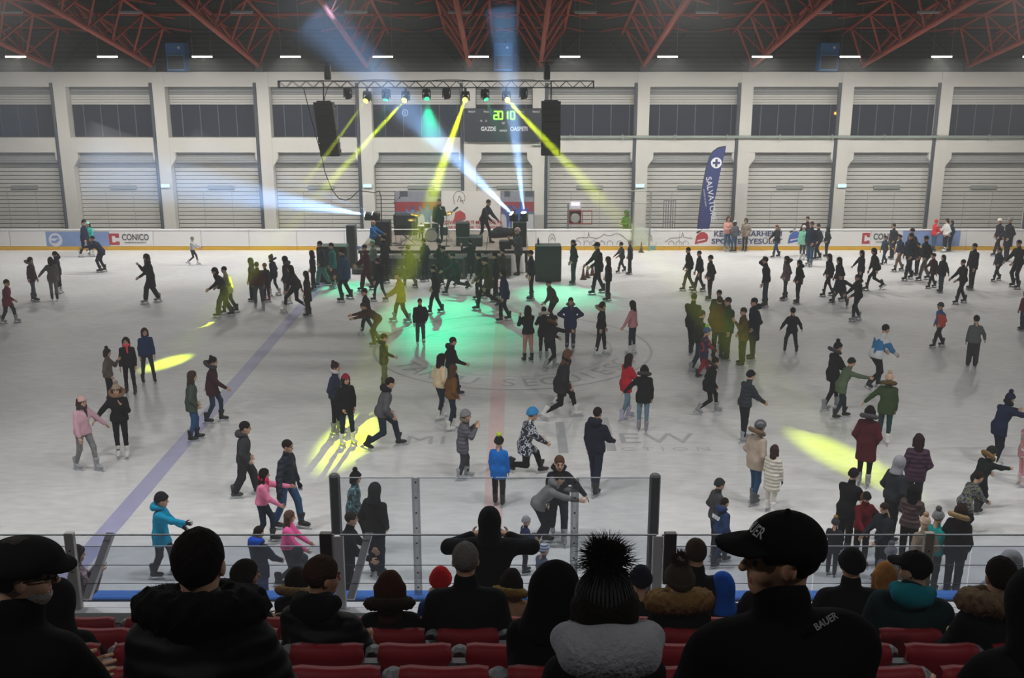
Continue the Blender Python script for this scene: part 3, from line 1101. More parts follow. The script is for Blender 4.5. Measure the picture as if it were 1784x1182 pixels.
def box_speaker(name, x, y, w, d, h, label, z=0.0, grille=True, m=None, group='speaker boxes'):
    t = thing(name, label, 'loudspeaker', (x, y, z), 0, group)
    MB().box((-w / 2, -d / 2, 0), (w / 2, d / 2, h), .025).obj('cabinet', m or mat('151b1b', rough=.6, noise=.08), t)
    if grille:
        MB().box((-w / 2 + .05, -d / 2 - .015, .05), (w / 2 - .05, -d / 2, h - .05)).obj('speaker_grille', mat('1a2222', rough=.55, bump=.6, bscale=70), t)
    for s in (-1, 1):
        MB().box((s * w / 2 - .01, -.1, h * .55), (s * w / 2 + .01, .1, h * .7)).obj('handle', mat('2a2e30'), t)
    return t


g = ground(955, 491)
s = box_speaker('subwoofer', g.x, g.y + .4, 1.12, .8, 1.5, 'tall black subwoofer on the ice right of the stage')
MB().box((-.54, -.38, 1.5), (.54, .38, 1.54)).obj('top_plate', mat('3a4442', rough=.5), s)
tag(MB().lathe([(.04, 0), (.045, .1), (.04, .22), (.015, .25), (.018, .32)], (g.x - .43, g.y + .4, 1.54), 10).obj('bottle', mat('1c2420', rough=.3)), 'dark bottle standing on the tall subwoofer', 'bottle')
g = ground(580, 492)
s = box_speaker('subwoofer', g.x, g.y + .4, 1.3, .8, 1.5, 'wide black subwoofer on the ice left of the stage')
MB().box((-.6, -.38, 1.5), (.6, .38, 1.55)).obj('top_plate', mat('3a4442', rough=.5), s)
box_speaker('speaker_stack', TXP(598), 46.6, .42, .5, 2.0, 'narrow grey speaker column behind the left subwoofer', m=mat('555b60', rough=.5))
box_speaker('speaker_stack', TXP(652), 46.8, .85, .7, 1.1, 'black speaker box at the left corner of the stage under two white lights', z=SZ)
box_speaker('speaker_stack', TXP(906), 46.4, .62, .7, 1.12, 'black speaker box at the right corner of the stage under two white lights', z=SZ)
box_speaker('amplifier', TXP(686), 49.5, 1.15, .5, .55, 'wide dark amplifier behind the drum kit on the stage', z=SZ + .45, grille=True)
MB().box((TXP(686) - .55, 49.3, SZ), (TXP(686) + .55, 49.7, SZ + .45), .01).obj('amplifier_case', black)
o = bpy.data.objects['amplifier_case']; tag(o, 'low black case under the wide dark amplifier', 'case')
box_speaker('amplifier', TXP(802), 46.6, .62, .45, .62, 'black combo amplifier on a case at the front of the stage', z=SZ + .42)
tag(MB().box((TXP(814) - .6, 46.2, SZ), (TXP(814) + .6, 47.0, SZ + .42), .03).obj('stage_riser', mat('24302e', rough=.6)), 'dark low riser under the combo amplifier', 'riser')
box_speaker('stage_monitor', TXP(880), 45.7, .55, .4, .36, 'black wedge monitor at the right front of the stage', z=SZ)

# white beams from the floor heads
wcol = (.27, .53, 1.0)
for px, tx, ty, tY, nm, r1, den in ((642, 150, 290, 46.2, 'left of the pair at the left stage corner', 10.0, .035), (655, 330, 250, 46.6, 'right of the pair at the left stage corner', 5.5, .02),
                              (895, 500, -20, 42.5, 'left of the pair at the right stage corner', 7.5, .045), (913, 868, -30, 43.5, 'right of the pair at the right stage corner', 6.0, .04)):
    Yh = 46.8 if px < 800 else 46.4
    pos = at_depth(px, 379, Yh)
    pos.z = SZ + (1.1 if px < 800 else 1.12) + .245
    tgt = at_depth(tx, ty, tY)
    d = tgt - pos
    t = moving_head(pos, d, glow('e8f2ff', 16.0), 'moving head light shining white, ' + nm, 'moving heads on the stage', up=-1)
    spot('white_beam', t, d.normalized() * .2, d, wcol, WHITE_W * 1.15, r1 * 1.75, 1.0)
    half = math.tan(math.radians(r1 * .88))
    dn = d.normalized()
    haze_cone('haze', 'smoke lit white by the ' + nm, pos + dn * .2, pos + d * (.9 if px > 800 else 1.0), .05, half * d.length * 1.05, den, .0)

# ---- drum kit, stands, keyboard, gear
dk = thing('drum_kit', 'drum kit with cymbals on the stage in the yellow beam', 'drum kit', (TXP(742), 47.6, SZ), 0)
shell = mat('3b3f40', rough=.3, metal=.2)
skin_d = mat('d9d7cf', rough=.5)
chrome = mat('c9ccce', rough=.2, metal=.9)
MB().lathe([(.28, -.2), (.3, -.18), (.3, .18), (.28, .2)], (0, 0, .3), 20, 'y').obj('bass_drum', shell, dk, smooth=False)
MB().lathe([(.27, 0), (.27, .01)], (0, -.21, .3), 20, 'y').obj('drum_head', skin_d, dk)
for x, y, z, r, h in ((-.2, -.05, .75, .15, .2), (.17, -.05, .75, .16, .22), (.55, .25, .45, .2, .38), (-.5, .3, .6, .18, .14)):
    d = MB().lathe([(r, 0), (r, h)], (x, y, z - h / 2), 16).obj('drum', shell, dk)
    MB().lathe([(r * 1.03, 0), (r * 1.03, .02)], (x, y, z + h / 2), 16).obj('drum_head', skin_d, d)
for x, y, z, r, a in ((-.75, .1, 1.25, .24, .25), (.75, .1, 1.3, .26, -.3), (-.95, .4, .95, .2, .05), (.3, .4, 1.4, .22, .15)):
    MB().tube((x, y, 0), (x, y, z), .014, n=6).tube((x, y, .25), (x - .2, y - .12, 0), .01, n=5).tube((x, y, .25), (x + .2, y - .12, 0), .01, n=5).tube((x, y, .25), (x, y + .24, 0), .01, n=5).obj('cymbal_stand', chrome, dk)
    c = MB().lathe([(.02, .03), (.06, .02), (r, -.015), (r, -.02), (.06, .01), (.02, .015)], n=20).obj('cymbal', mat('b79a4b', rough=.25, metal=.8), dk, smooth=True)
    c.location = (x, y, z)
    c.rotation_euler = (.2, a, 0)
for px, Y, hgt, nm in ((677, 47.0, 2.1, 'tall microphone stand beside the blue jacketed sound man'), (773, 46.2, 1.5, 'microphone stand before the singer'), (692, 45.8, .5, 'short microphone stand at the stage front')):
    t = thing('microphone_stand', nm, 'stand', (TXP(px), Y, SZ), 0, 'microphone stands')
    MB().lathe([(.15, 0), (.15, .02), (.03, .04)], n=16).obj('base', black, t)
    MB().tube((0, 0, .03), (0, 0, hgt), .012, n=6).obj('pole', black, t)
    MB().tube((-.1, 0, hgt - .25), (.22, -.05, hgt), .009, n=6).obj('boom', black, t)
    MB().lathe([(.012, -.06), (.018, .0), (.026, .03), (.02, .06)], (.24, -.05, hgt), 10).obj('microphone', black, t)
kb = thing('keyboard', 'dark keyboard on a folding stand beside the drum kit', 'keyboard', (TXP(700), 46.6, SZ), 0)
MB().box((-.6, -.16, .62), (.6, .16, .72), .02).obj('keyboard_body', black, kb)
MB().box((-.55, -.165, .725), (.55, -.04, .73)).obj('white_keys', mat('d8d8d4'), kb)
MB().tube((-.4, 0, 0), (.4, 0, .62), .018).tube((.4, 0, 0), (-.4, 0, .62), .018).obj('keyboard_stand', dark_metal, kb)
random.seed(5)
for k, (px, s, nm) in enumerate(((858, .34, 'leftmost of the heap'), (868, .45, 'biggest of the heap'), (879, .4, 'second biggest of the heap'), (889, .36, 'rightmost of the heap'))):
    P, Q = surfnet(lambda X, Y, Z: ell(X, Y, Z, (0, 0, s * .55), (s * .8, s * .6, s * .55)) + ripple(X, Y, Z, .03, 14, k), (-.5, -.45, -.1), (.5, .45, .7), .05)
    P[:, 2] = np.maximum(P[:, 2], 0)
    tag(link('gear_bag', mesh_from('gear_bag', P, Q, mats=(cloth('1b1e22'),), smooth=True), loc=(TXP(px), 48.6 + .15 * k, SZ)), 'soft black gear bag behind the bending musician, %s' % nm, 'bag', 'gear bags')

# ---- backdrop banners behind the stage
YQ = 52.9
bq = lambda px, py: at_depth(px, py, YQ)
bn = thing('backdrop_banner', 'white backdrop banner with two emblems and red lettering behind the stage', 'banner', (0, YQ, 0))
a, b = bq(770, 405), bq(872, 333)
MB().box((a.x, 0, a.z - .1), (b.x, .015, b.z)).obj('fabric', mat('d5d1cc', rough=.8, noise=.05, bump=.5, bscale=2.5), bn)
q = bq(818, 388)
lettering('KÉZDIVÁSÁRHELYI MŰJÉGPÁLYA', .27, red_print, bn, (q.x, -.012, q.z), sx=.86, bold=.006)
q = bq(818, 397)
lettering('PATINOARUL ARTIFICIAL TÂRGU SECUIESC', .25, red_print, bn, (q.x, -.012, q.z), sx=.72, bold=.006)
q = bq(800, 374)
s = .42
MB().prism([(q.x - .3, q.z - .35), (q.x + .34, q.z - .2), (q.x + .3, q.z + .05), (q.x + .05, q.z + .22), (q.x - .2, q.z + .1)], -.012, -.002).obj('bird_emblem', red_print, bn)
MB().prism([(q.x - .34, q.z + .2), (q.x - .26, q.z + .14), (q.x - .02, q.z + .36), (q.x - .1, q.z + .42)], -.012, -.002).obj('bird_stick', black_print, bn)
MB().prism([(q.x - .3, q.z - .36), (q.x + .3, q.z - .2), (q.x + .3, q.z - .26), (q.x - .3, q.z - .42)], -.014, -.004).obj('bird_stripe', mat('57606c'), bn)
q = bq(800, 345)
MB().path([Vector((q.x + .3 * math.cos(t_), -.008, q.z + .34 * math.sin(t_))) for t_ in np.linspace(-.5, 3.6, 18)] + [Vector((q.x - .26, -.008, q.z - .35))], .012, 5).obj('emblem_line', thin, bn)
MB().path([Vector((q.x + u, -.008, q.z + v)) for u, v in ((-.1, -.2), (.0, .1), (.1, .0), (.05, -.2), (.18, -.1), (.2, -.3))], .014, 5).obj('emblem_line', thin, bn)


def photo_banner(px0, px1, label, flip):
    a, b = bq(px0, 405), bq(px1, 333)
    t = thing('photo_banner', label, 'banner', ((a.x + b.x) / 2, YQ + .02, 0), 0, 'photo banners')
    w = (b.x - a.x) / 2
    H = b.z - a.z
    Z = lambda v: a.z + v * H
    MB().box((-w, 0, a.z - .1), (w, .015, b.z)).obj('fabric', mat('b9bac0', rough=.7, noise=.08, scale=1.5), t)
    MB().box((-w, -.006, Z(.5)), (w, -.001, Z(.74))).obj('printed_band', mat('8d2f3a', rough=.7, noise=.25, scale=3), t)
    MB().box((-w, -.006, Z(.74)), (w, -.001, Z(1.0))).obj('printed_sky', mat('83858f', rough=.7, noise=.3, scale=4), t)
    for s in (-1, 1):
        MB().tube((s * w, .04, 0), (s * w, .04, b.z), .03, n=6).obj('pole', dark_metal, t)
    for s in ((-.8, -.45), (.45, .98)):
        MB().box((s[0] * w, -.01, Z(.86)), (s[1] * w, -.006, Z(1.0))).obj('printed_block', mat('474b55', rough=.7), t)
    MB().box((-w, -.009, Z(.44)), (w, -.006, Z(.5))).obj('printed_stripe', mat('5a6884', rough=.7), t)
    for (x, c, h) in ((-.25 * w, '5d7fae', .7), (.38 * w, '4b5f9c', .8)) if not flip else ((-.5 * w, '3d5590', .75), (.22 * w, '3f57a0', .85)):
        zb_, zt_ = Z(.12), Z(.12 + h * .75)
        hh = zt_ - zb_
        P = lambda u, v: (x + u * hh, zb_ + v * hh)
        MB().prism([P(-.12, .42), P(-.1, .0), P(-.03, .0), P(0, .36), P(.04, .0), P(.11, .0), P(.12, .42), P(.3, .72), P(.26, .76), P(.1, .66), P(.08, .82), P(-.08, .82), P(-.1, .66), P(-.3, .86), P(-.34, .82)], -.016, -.01).obj('printed_figure', mat(c, rough=.7, noise=.2, scale=5), t)
        MB().lathe([(.075 * hh, 0), (.075 * hh, .006)], (x, -.016, zb_ + .9 * hh), 12, 'y').obj('printed_helmet', mat('3c4c7c', rough=.7), t)


photo_banner(690, 769, 'photo banner with a player raising both arms, behind the drum kit', False)
photo_banner(873, 930, 'photo banner with two blue hockey players, behind the bending musician', True)

# ---- scoreboard
sb = thing('scoreboard', 'dark scoreboard with green digits on the far wall', 'scoreboard', (0, YW - .25, 0))
sq = lambda px, py: at_depth(px, py, YW - .25)
a, b = sq(809, 247), sq(944, 189)
MB().box((a.x, 0, a.z), (b.x, .2, b.z), .03).obj('case', mat('2b333b', rough=.4, noise=.08), sb)
txt_w = mat('cfd4da', rough=.5)
for s_, px, py, size in (('GAZDE', 851, 225, .3), ('OASPETI', 904, 225, .3), ('PENALTI', 822, 195, .12), ('PENALTI', 934, 195, .12), ('TB min', 847, 195, .12), ('TB', 838, 211, .13), ('O', 847, 211, .13), ('SET', 877, 215, .13), ('REPRIZA', 877, 228, .13), ('TB min', 908, 195, .12)):
    q = sq(px, py)
    lettering(s_, size, txt_w, sb, (q.x, -.008, q.z), bold=.008 if size > .2 else .002, sx=.78)
SEG = {'2': 'abged', '0': 'abcdef', '1': 'bc'}
dg = glow('66ff2a', 6.0)
for ch, px in (('2', 864), ('0', 872), ('1', 881), ('0', 893)):
    q = sq(px, 201)
    w, h, tk = .1, .19, .032
    mb = MB()
    for sname in SEG[ch]:
        lo, hi = {'a': ((-w, h - tk), (w, h + tk)), 'g': ((-w, -tk), (w, tk)), 'd': ((-w, -h - tk), (w, -h + tk)), 'b': ((w - tk, 0), (w + tk, h)), 'c': ((w - tk, -h), (w + tk, 0)),
                  'f': ((-w - tk, 0), (-w + tk, h)), 'e': ((-w - tk, -h), (-w + tk, 0))}[sname]
        mb.box((q.x + lo[0], -.012, q.z + lo[1]), (q.x + hi[0], -.002, q.z + hi[1]))
    mb.obj('digit', dg, sb)
# round basketball-like badge on the window
q = at_depth(705, 197, YW + .3)
tag(MB().path([Vector((q.x + .14 * math.cos(t_), YW + .5, q.z + .16 * math.sin(t_))) for t_ in np.linspace(0, 6.28, 18)], .02, 5).path([Vector((q.x, YW + .5, q.z - .1)), Vector((q.x, YW + .5, q.z + .08))], .02, 5).obj('window_badge', mat('c4ccd8')), 'small round white badge on the dark window left of the scoreboard', 'badge')
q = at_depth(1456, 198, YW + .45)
lo_ = tag(MB().lathe([(.03, -.06), (.075, -.03), (.085, .02), (.05, .08)], q, 12).obj('street_lamp_reflection', glow('ff9a3a', 3.0)), 'small orange glow added as a street lamp reflection in the dark window on the right', 'lamp')  # glowing bead stands in for a reflected street lamp
lo_.name = 'lamp_reflection'

# ---- feather flag
ff = thing('feather_flag', 'tall navy feather flag with a white cross emblem behind the right boards', 'flag', (0, 52.0, 0))
fq = lambda px, py: at_depth(px, py, 52.0)
L = [fq(px, py) for px, py in ((1216, 402), (1218, 380), (1222, 350), (1226, 320), (1231, 295), (1237, 275), (1244, 263), (1253, 257), (1265, 255))]
Rr = [fq(px, py) for px, py in ((1264, 262), (1260, 278), (1255, 300), (1250, 325), (1244, 355), (1239, 380), (1235, 402))]
out = [(p.x, p.z) for p in L + Rr]
n = len(out)
MB().add([(x, 0, z) for x, z in out] + [(x, .02, z) for x, z in out], [tuple(range(n - 1, -1, -1)), tuple(range(n, 2 * n))] + [(i, (i + 1) % n, n + (i + 1) % n, n + i) for i in range(n)]).obj('flag_cloth', cloth('3a4474'), ff)
MB().path([Vector((L[0].x - .05, .01, 0))] + [Vector((p.x - .03, .01, p.z)) for p in L], .025, 6).obj('pole', dark_metal, ff)
MB().box((L[0].x - .35, -.3, 0), (L[0].x + .25, .3, .05), .01).obj('base', dark_metal, ff)
q = fq(1248, 284)
MB().lathe([(.27, 0), (.27, .01)], (q.x, -.015, q.z), 24, 'y').obj('emblem_disc', mat('dfe0e4'), ff)
MB().box((q.x - .055, -.022, q.z - .19), (q.x + .055, -.015, q.z + .19)).box((q.x - .18, -.024, q.z - .055), (q.x + .18, -.015, q.z + .055)).obj('emblem_cross', mat('39426e'), ff)
q = fq(1237, 347)
lettering('SALVATORE', .4, txt_w, ff, (q.x + .05, -.01, q.z), (math.pi / 2, math.radians(80), 0), bold=.004, sx=1.05)
q = fq(1229, 345)
lettering('asociația de ajutor', .12, txt_w, ff, (q.x - .02, -.01, q.z), (math.pi / 2, math.radians(80), 0))

# ---- fire hose cabinet with lit sign, railing, penalty gate
fc = thing('hose_cabinet', 'red fire hose cabinet with its door open, behind the boards', 'cabinet', (at_depth(1002, 375, 53.6).x, 53.6, 0))
z0, z1 = at_depth(1002, 390, 53.6).z, at_depth(1002, 366, 53.6).z
MB().box((-.32, 0, z0), (.32, .02, z1)).box((-.32, -.2, z0), (-.28, 0, z1)).box((.28, -.2, z0), (.32, 0, z1)).box((-.32, -.2, z1 - .04), (.32, 0, z1)).box((-.32, -.2, z0), (.32, 0, z0 + .04)).obj('cabinet_box', mat('7c2d2d', rough=.5), fc)
MB().lathe([(.06, 0), (.24, .01), (.26, .06), (.24, .1), (.06, .12)], (0, -.15, (z0 + z1) / 2 - .06), 18, 'y').obj('hose_reel', mat('9b9b98'), fc)
dr = MB()
for u, v in (((.36, z0), (.4, z1)), ((.84, z0), (.88, z1 - .06)), ((.36, z1 - .05), (.88, z1)), ((.36, z0), (.88, z0 + .05))):
    dr.box((u[0], -.22, u[1]), (v[0], -.18, v[1]))
dr.obj('door', mat('8a3434', rough=.5), fc)
MB().box((-.42, -.1, 0), (-.33, .05, z1 + .3)).obj('post', mat('6f757a'), fc)
MB().box((-.3, -.05, z1 + .03), (.3, .0, z1 + .45), .02).obj('sign_case', mat('cfd6dc'), fc)
MB().box((-.22, -.06, z1 + .22), (.22, -.05, z1 + .4)).obj('sign_face', glow('f6d8f0', 1.6), fc)
rl = thing('railing', 'grey tubular railing behind the boards left of the feather flag', 'railing', (at_depth(1166, 375, 52.6).x, 52.6, 0))
for k in range(6):
    x = -.3 + k * .12
    MB().tube((x, 0, 0), (x, 0, 2.35), .022, n=6).obj('bar', mat('7c8084', rough=.4, metal=.4), rl)
MB().tube((-.32, 0, 2.3), (.32, 0, 2.3), .025, n=6).tube((-.32, 0, 1.2), (.32, 0, 1.2), .02, n=6).obj('rail', mat('7c8084', rough=.4, metal=.4), rl)

pg = thing('team_gate', 'metal frame gate with a milky greenish sheet at the far boards', 'gate', (0, YB - .25, 0))
gq = lambda px, py: at_depth(px, py, YB - .25)
a, b = gq(1101, 425), gq(1130, 352)
A0 = gq(1102, 429)
for px in (1102, 1131):
    x = gq(px, 430).x
    MB().box((x - .035, -.03, .0), (x + .035, .03, gq(px, 333 if px > 1110 else 352).z)).obj('gate_post', mat('8c938c', rough=.4, metal=.3), pg)
for py in (333, 354):
    x_0, x_1 = gq(1102, py).x, gq(1131, py).x
    MB().tube((x_0 if py > 340 else x_0 - .4, .0, gq(1102, py).z), (x_1, .0, gq(1131, py).z), .025, n=6).obj('gate_rail', mat('8c938c', rough=.4, metal=.3), pg)
c = [gq(1100, 388), gq(1104, 395), gq(1129, 397), gq(1128, 428), gq(1102, 427)]
V = [(p.x, 0, p.z) for p in c]
V2 = [(p.x, .03, p.z) for p in c]
nn = len(c)
MB().add(V + V2, [tuple(range(nn - 1, -1, -1)), tuple(range(nn, 2 * nn))] + [(i, (i + 1) % nn, nn + (i + 1) % nn, nn + i) for i in range(nn)]).obj('milky_sheet', clear_sheet('milky_sheet', (.8, .85, .72, 1), .03, .45), pg)
tag(MB().box((gq(1133, 433).x, -.01, .03), (gq(1143, 433).x, .01, .2)).obj('kick_patch', mat('5f9db0'), boards))
bpy.data.objects['kick_patch'].location = (0, YB - .02, 0)
MB().box((bpt(617, 433).x, YB - .03, .02), (bpt(629, 433).x, YB - .01, .2)).obj('kick_patch', mat('3a5a9a'), boards)


def cone(px, py, label):
    g = ground(px, py)
    t = thing('traffic_cone', label, 'cone', g, 0, 'practice cones')
    MB().box((-.14, -.14, 0), (.14, .14, .03), .01).obj('base', mat('40312c', rough=.6), t)
    MB().lathe([(.1, .03), (.02, .52), (.015, .53)], n=14).obj('cone_body', mat('6d3d30', rough=.6), t, smooth=True)
    MB().lathe([(.072, .2), (.056, .3)], n=14).obj('stripe', mat('8e8a84', rough=.6), t)


cone(1016, 487, 'small dark cone on the ice, left one of the row of three')
cone(1023, 484, 'small dark cone on the ice, middle one of the row of three')
cone(1032, 480, 'small dark cone on the ice, right one of the row of three')
cone(1117, 440, 'small dark cone by the far boards under the milky gate sheet')
sc_ = ground(625, 478)
bc = thing('small_case', 'small grey case on the ice beside the left subwoofer', 'case', (sc_.x, sc_.y + .2, 0))
MB().box((-.3, -.2, 0), (.3, .2, .36), .02).obj('case_body', mat('3d4244', rough=.5), bc)
MB().box((-.31, -.21, .22), (.31, .21, .25)).obj('edge_rail', mat('8d9294', rough=.4, metal=.4), bc)
MB().box((-.08, -.23, .1), (.08, -.2, .15), .01).obj('handle', black, bc)

# ---- red seats of the stand
seat_red = mat('7e1622', rough=.6, noise=.08, spec=.3)
sb_m = MB()
prof = []
nx = 8
for j, (yy, zz_) in enumerate(((0.0, -.42), (-.035, -.3), (-.055, -.05), (-.05, 0.0), (-.02, .012))):
    for i in range(nx + 1):
        u = -1 + 2 * i / nx
        w = .185 if j > 2 else .19
        prof.append((u * w, yy + .035 * u * u, zz_ - (.02 * abs(u) ** 6 if j >= 3 else 0)))
front = [(x, y + .028, z) for x, y, z in prof]
m_ = (nx + 1)
NV = len(prof)
FF = []
for j in range(4):
    for i in range(nx):
        a0 = j * m_ + i
        FF.append((a0, a0 + 1, a0 + m_ + 1, a0 + m_))
        FF.append((NV + a0, NV + a0 + m_, NV + a0 + m_ + 1, NV + a0 + 1))
for i in range(nx):
    a0 = 4 * m_ + i
    FF.append((a0, a0 + 1, NV + a0 + 1, NV + a0))
    FF.append((i + 1, i, NV + i, NV + i + 1))
for j in range(4):
    a0 = j * m_
    FF.append((a0 + m_, a0, NV + a0, NV + a0 + m_))
    FF.append((a0 + nx, a0 + m_ + nx, NV + a0 + m_ + nx, NV + a0 + nx))
back_me = MB().add(prof + front, FF).mesh('seat_back')
back_me.polygons.foreach_set('use_smooth', np.ones(len(back_me.polygons), dtype=bool))
pan_me = MB().box((-.19, .02, -.44), (.19, .42, -.4), .018).box((-.15, .03, -.5), (.15, .36, -.44), .01).mesh('seat_pan')
brk_me = MB().prism([(-.02, -.85), (.03, -.85), (.035, -.1), (.02, -.07), (-.02, -.07), (-.035, -.1)], -.02, .03).mesh('bracket')
cap_me = MB().lathe([(.05, -.4), (.055, -.15), (.045, -.07), (.02, -.05)], (.0, .12, 0), 12).mesh('armrest')
for me in (back_me, pan_me, brk_me, cap_me):
    me.materials.append(None)
brk_m = mat('5a5d60', rough=.5, metal=.2)
SEATS = {1: 'lowest-row red seat showing between the flat cap man and big fur collar', 3: 'lowest-row red seat right beside the big black fur collar', 4: 'lowest-row red seat in the middle, below the grey-haired man',
         5: 'lowest-row red seat touching the plush pale hood on its left side', 6: 'lowest-row red seat barely showing right of the plush pale hood', 8: 'lowest-row red seat by the shoulder of the cap wearer',
         9: 'lowest-row red seat beside the hood cut by the right edge', 12: 'second-row red seat beside the flat cap man, outer of two', 13: 'second-row red seat beside the flat cap man, inner of two',
         14: 'second-row red seat mostly covered by the big fur collar', 15: 'second-row red seat behind the man in the quilted black jacket', 16: 'second-row red seat between the quilted jacket and the grey-haired man',
         17: 'second-row red seat left of the black headscarf', 19: 'second-row red seat right of the plush pale hood', 21: 'second-row red seat touching the shoulder of the cap wearer',
         22: 'second-row red seat below the man in dark teal', 23: 'second-row red seat below the grey-brown fur hood', 26: 'third-row red seat beside the flat cap man', 28: 'third-row red seat just showing at the quilted jacket',
         30: 'third-row red seat behind the woman with straight brown hair', 31: 'third-row red seat behind the grey-haired man', 32: 'third-row red seat just showing at the black headscarf', 34: 'third-row red seat behind the brown pompom beanie',
         37: 'third-row red seat behind the man in dark teal', 42: 'front red seat by the white ledge beside the flat cap man', 43: 'front red seat by the white ledge touching the big fur collar', 45: 'front red seat glimpsed right of the big fur collar',
         51: 'front red seat glimpsed between the two pompom hats'}
seat_no = 0
for k, x0_, nm, vis in ((0, -.282, 'the lowest row in the picture', (-4, 6)), (1, -.498, 'the second row up', (-5, 8)), (2, -.269, 'the third row up', (-6, 8)), (3, -.3, 'the topmost seat row before the ledge', (-8, 9))):
    ys, zs = 3.74 + .92 * k, 6.68 - .46 * k
    for i in range(vis[0], vis[1] + 1):
        x = x0_ + .45 * i
        t = thing('stand_seat', None, 'seat', (x, ys, zs), 0, 'red stand seats')
        t['label'] = SEATS.get(seat_no, 'red stand seat hidden by the spectators sitting around it')
        seat_no += 1
        link('seat_back', back_me, t, seat_red)
        link('seat_pan', pan_me, t, seat_red)
        for s in (-1, 1):
            link('bracket', brk_me, t, brk_m, (s * .205, -.02, 0))
        link('armrest', cap_me, t, mat('6c7074', rough=.5), (.225, 0, -.02))
# ================================================================ PEOPLE
def head_field(X, Y, Z):
    d = ell(X, Y, Z, (-.008, 0, .025), (.096, .075, .094))
    d = smin(d, ell(X, Y, Z, (.022, 0, -.035), (.066, .058, .086)), .03)
    d = smin(d, ell(X, Y, Z, (.052, 0, -.088), (.032, .032, .026)), .03)
    d = smin(d, cap(X, Y, Z, (.082, -.04, .024), (.082, .04, .024), .011), .012)
    for s in (-1, 1):
        d = smax(d, -(np.sqrt((X - .1) ** 2 + (Y - s * .031) ** 2 + (Z - .002) ** 2) - .016), .008)
        d = np.minimum(d, np.sqrt((X - .078) ** 2 + (Y - s * .031) ** 2 + (Z - .003) ** 2) - .0135)
        d = smin(d, ell(X, Y, Z, (-.004, s * .077, -.006), (.02, .011, .032)), .006)
        d = smin(d, ell(X, Y, Z, (.058, s * .036, -.035), (.024, .022, .024)), .02)
    d = smin(d, cap(X, Y, Z, (.087, 0, .005), (.106, 0, -.03), .008, .013), .012)
    d = smin(d, cap(X, Y, Z, (.082, -.018, -.056), (.082, .018, -.056), .0075), .006)
    d = smin(d, cap(X, Y, Z, (.08, -.015, -.068), (.08, .015, -.068), .0075), .005)
    d = smin(d, cap(X, Y, Z, (-.015, 0, -.06), (-.032, 0, -.23), .052, .058), .03)
    return d


def head_parts(P, Fq):
    """0 skin, 1 eyes, 2 lips"""
    C = P[Fq].mean(1)
    mi = np.zeros(len(Fq), dtype=np.int32)
    for s in (-1, 1):
        mi[(np.linalg.norm(C - (.086, s * .031, .003), axis=1) < .0165) & (C[:, 0] > .076)] = 1
        mi[(np.abs(C[:, 2] - .03) < .008) & (np.abs(C[:, 1] - s * .034) < .02) & (C[:, 0] > .078)] = 1
    mi[(np.abs(C[:, 2] + .062) < .011) & (np.abs(C[:, 1]) < .024) & (C[:, 0] > .078)] = 2
    return mi


def hand_field(X, Y, Z):
    """right hand, wrist at the origin, fingers along +x and slightly curled to -z, thumb at the +y side"""
    d = ell(X, Y, Z, (.045, 0, 0), (.052, .042, .017))
    d = smin(d, cap(X, Y, Z, (-.03, 0, 0), (.02, 0, 0), .026, .028), .02)
    for y, L in ((.032, .07), (.011, .082), (-.011, .076), (-.031, .058)):
        k = (.085 + L * .45, y * 1.18, -.006)
        d = smin(d, cap(X, Y, Z, (.08, y, 0), k, .0105, .0095), .006)
        d = np.minimum(d, cap(X, Y, Z, k, (.085 + L * .85, y * 1.22, -.03), .0095, .0085))
    d = smin(d, cap(X, Y, Z, (.015, .028, -.004), (.05, .062, -.016), .014, .012), .01)
    d = np.minimum(d, cap(X, Y, Z, (.05, .062, -.016), (.083, .066, -.026), .0115, .0095))
    return d


_TPL = {}


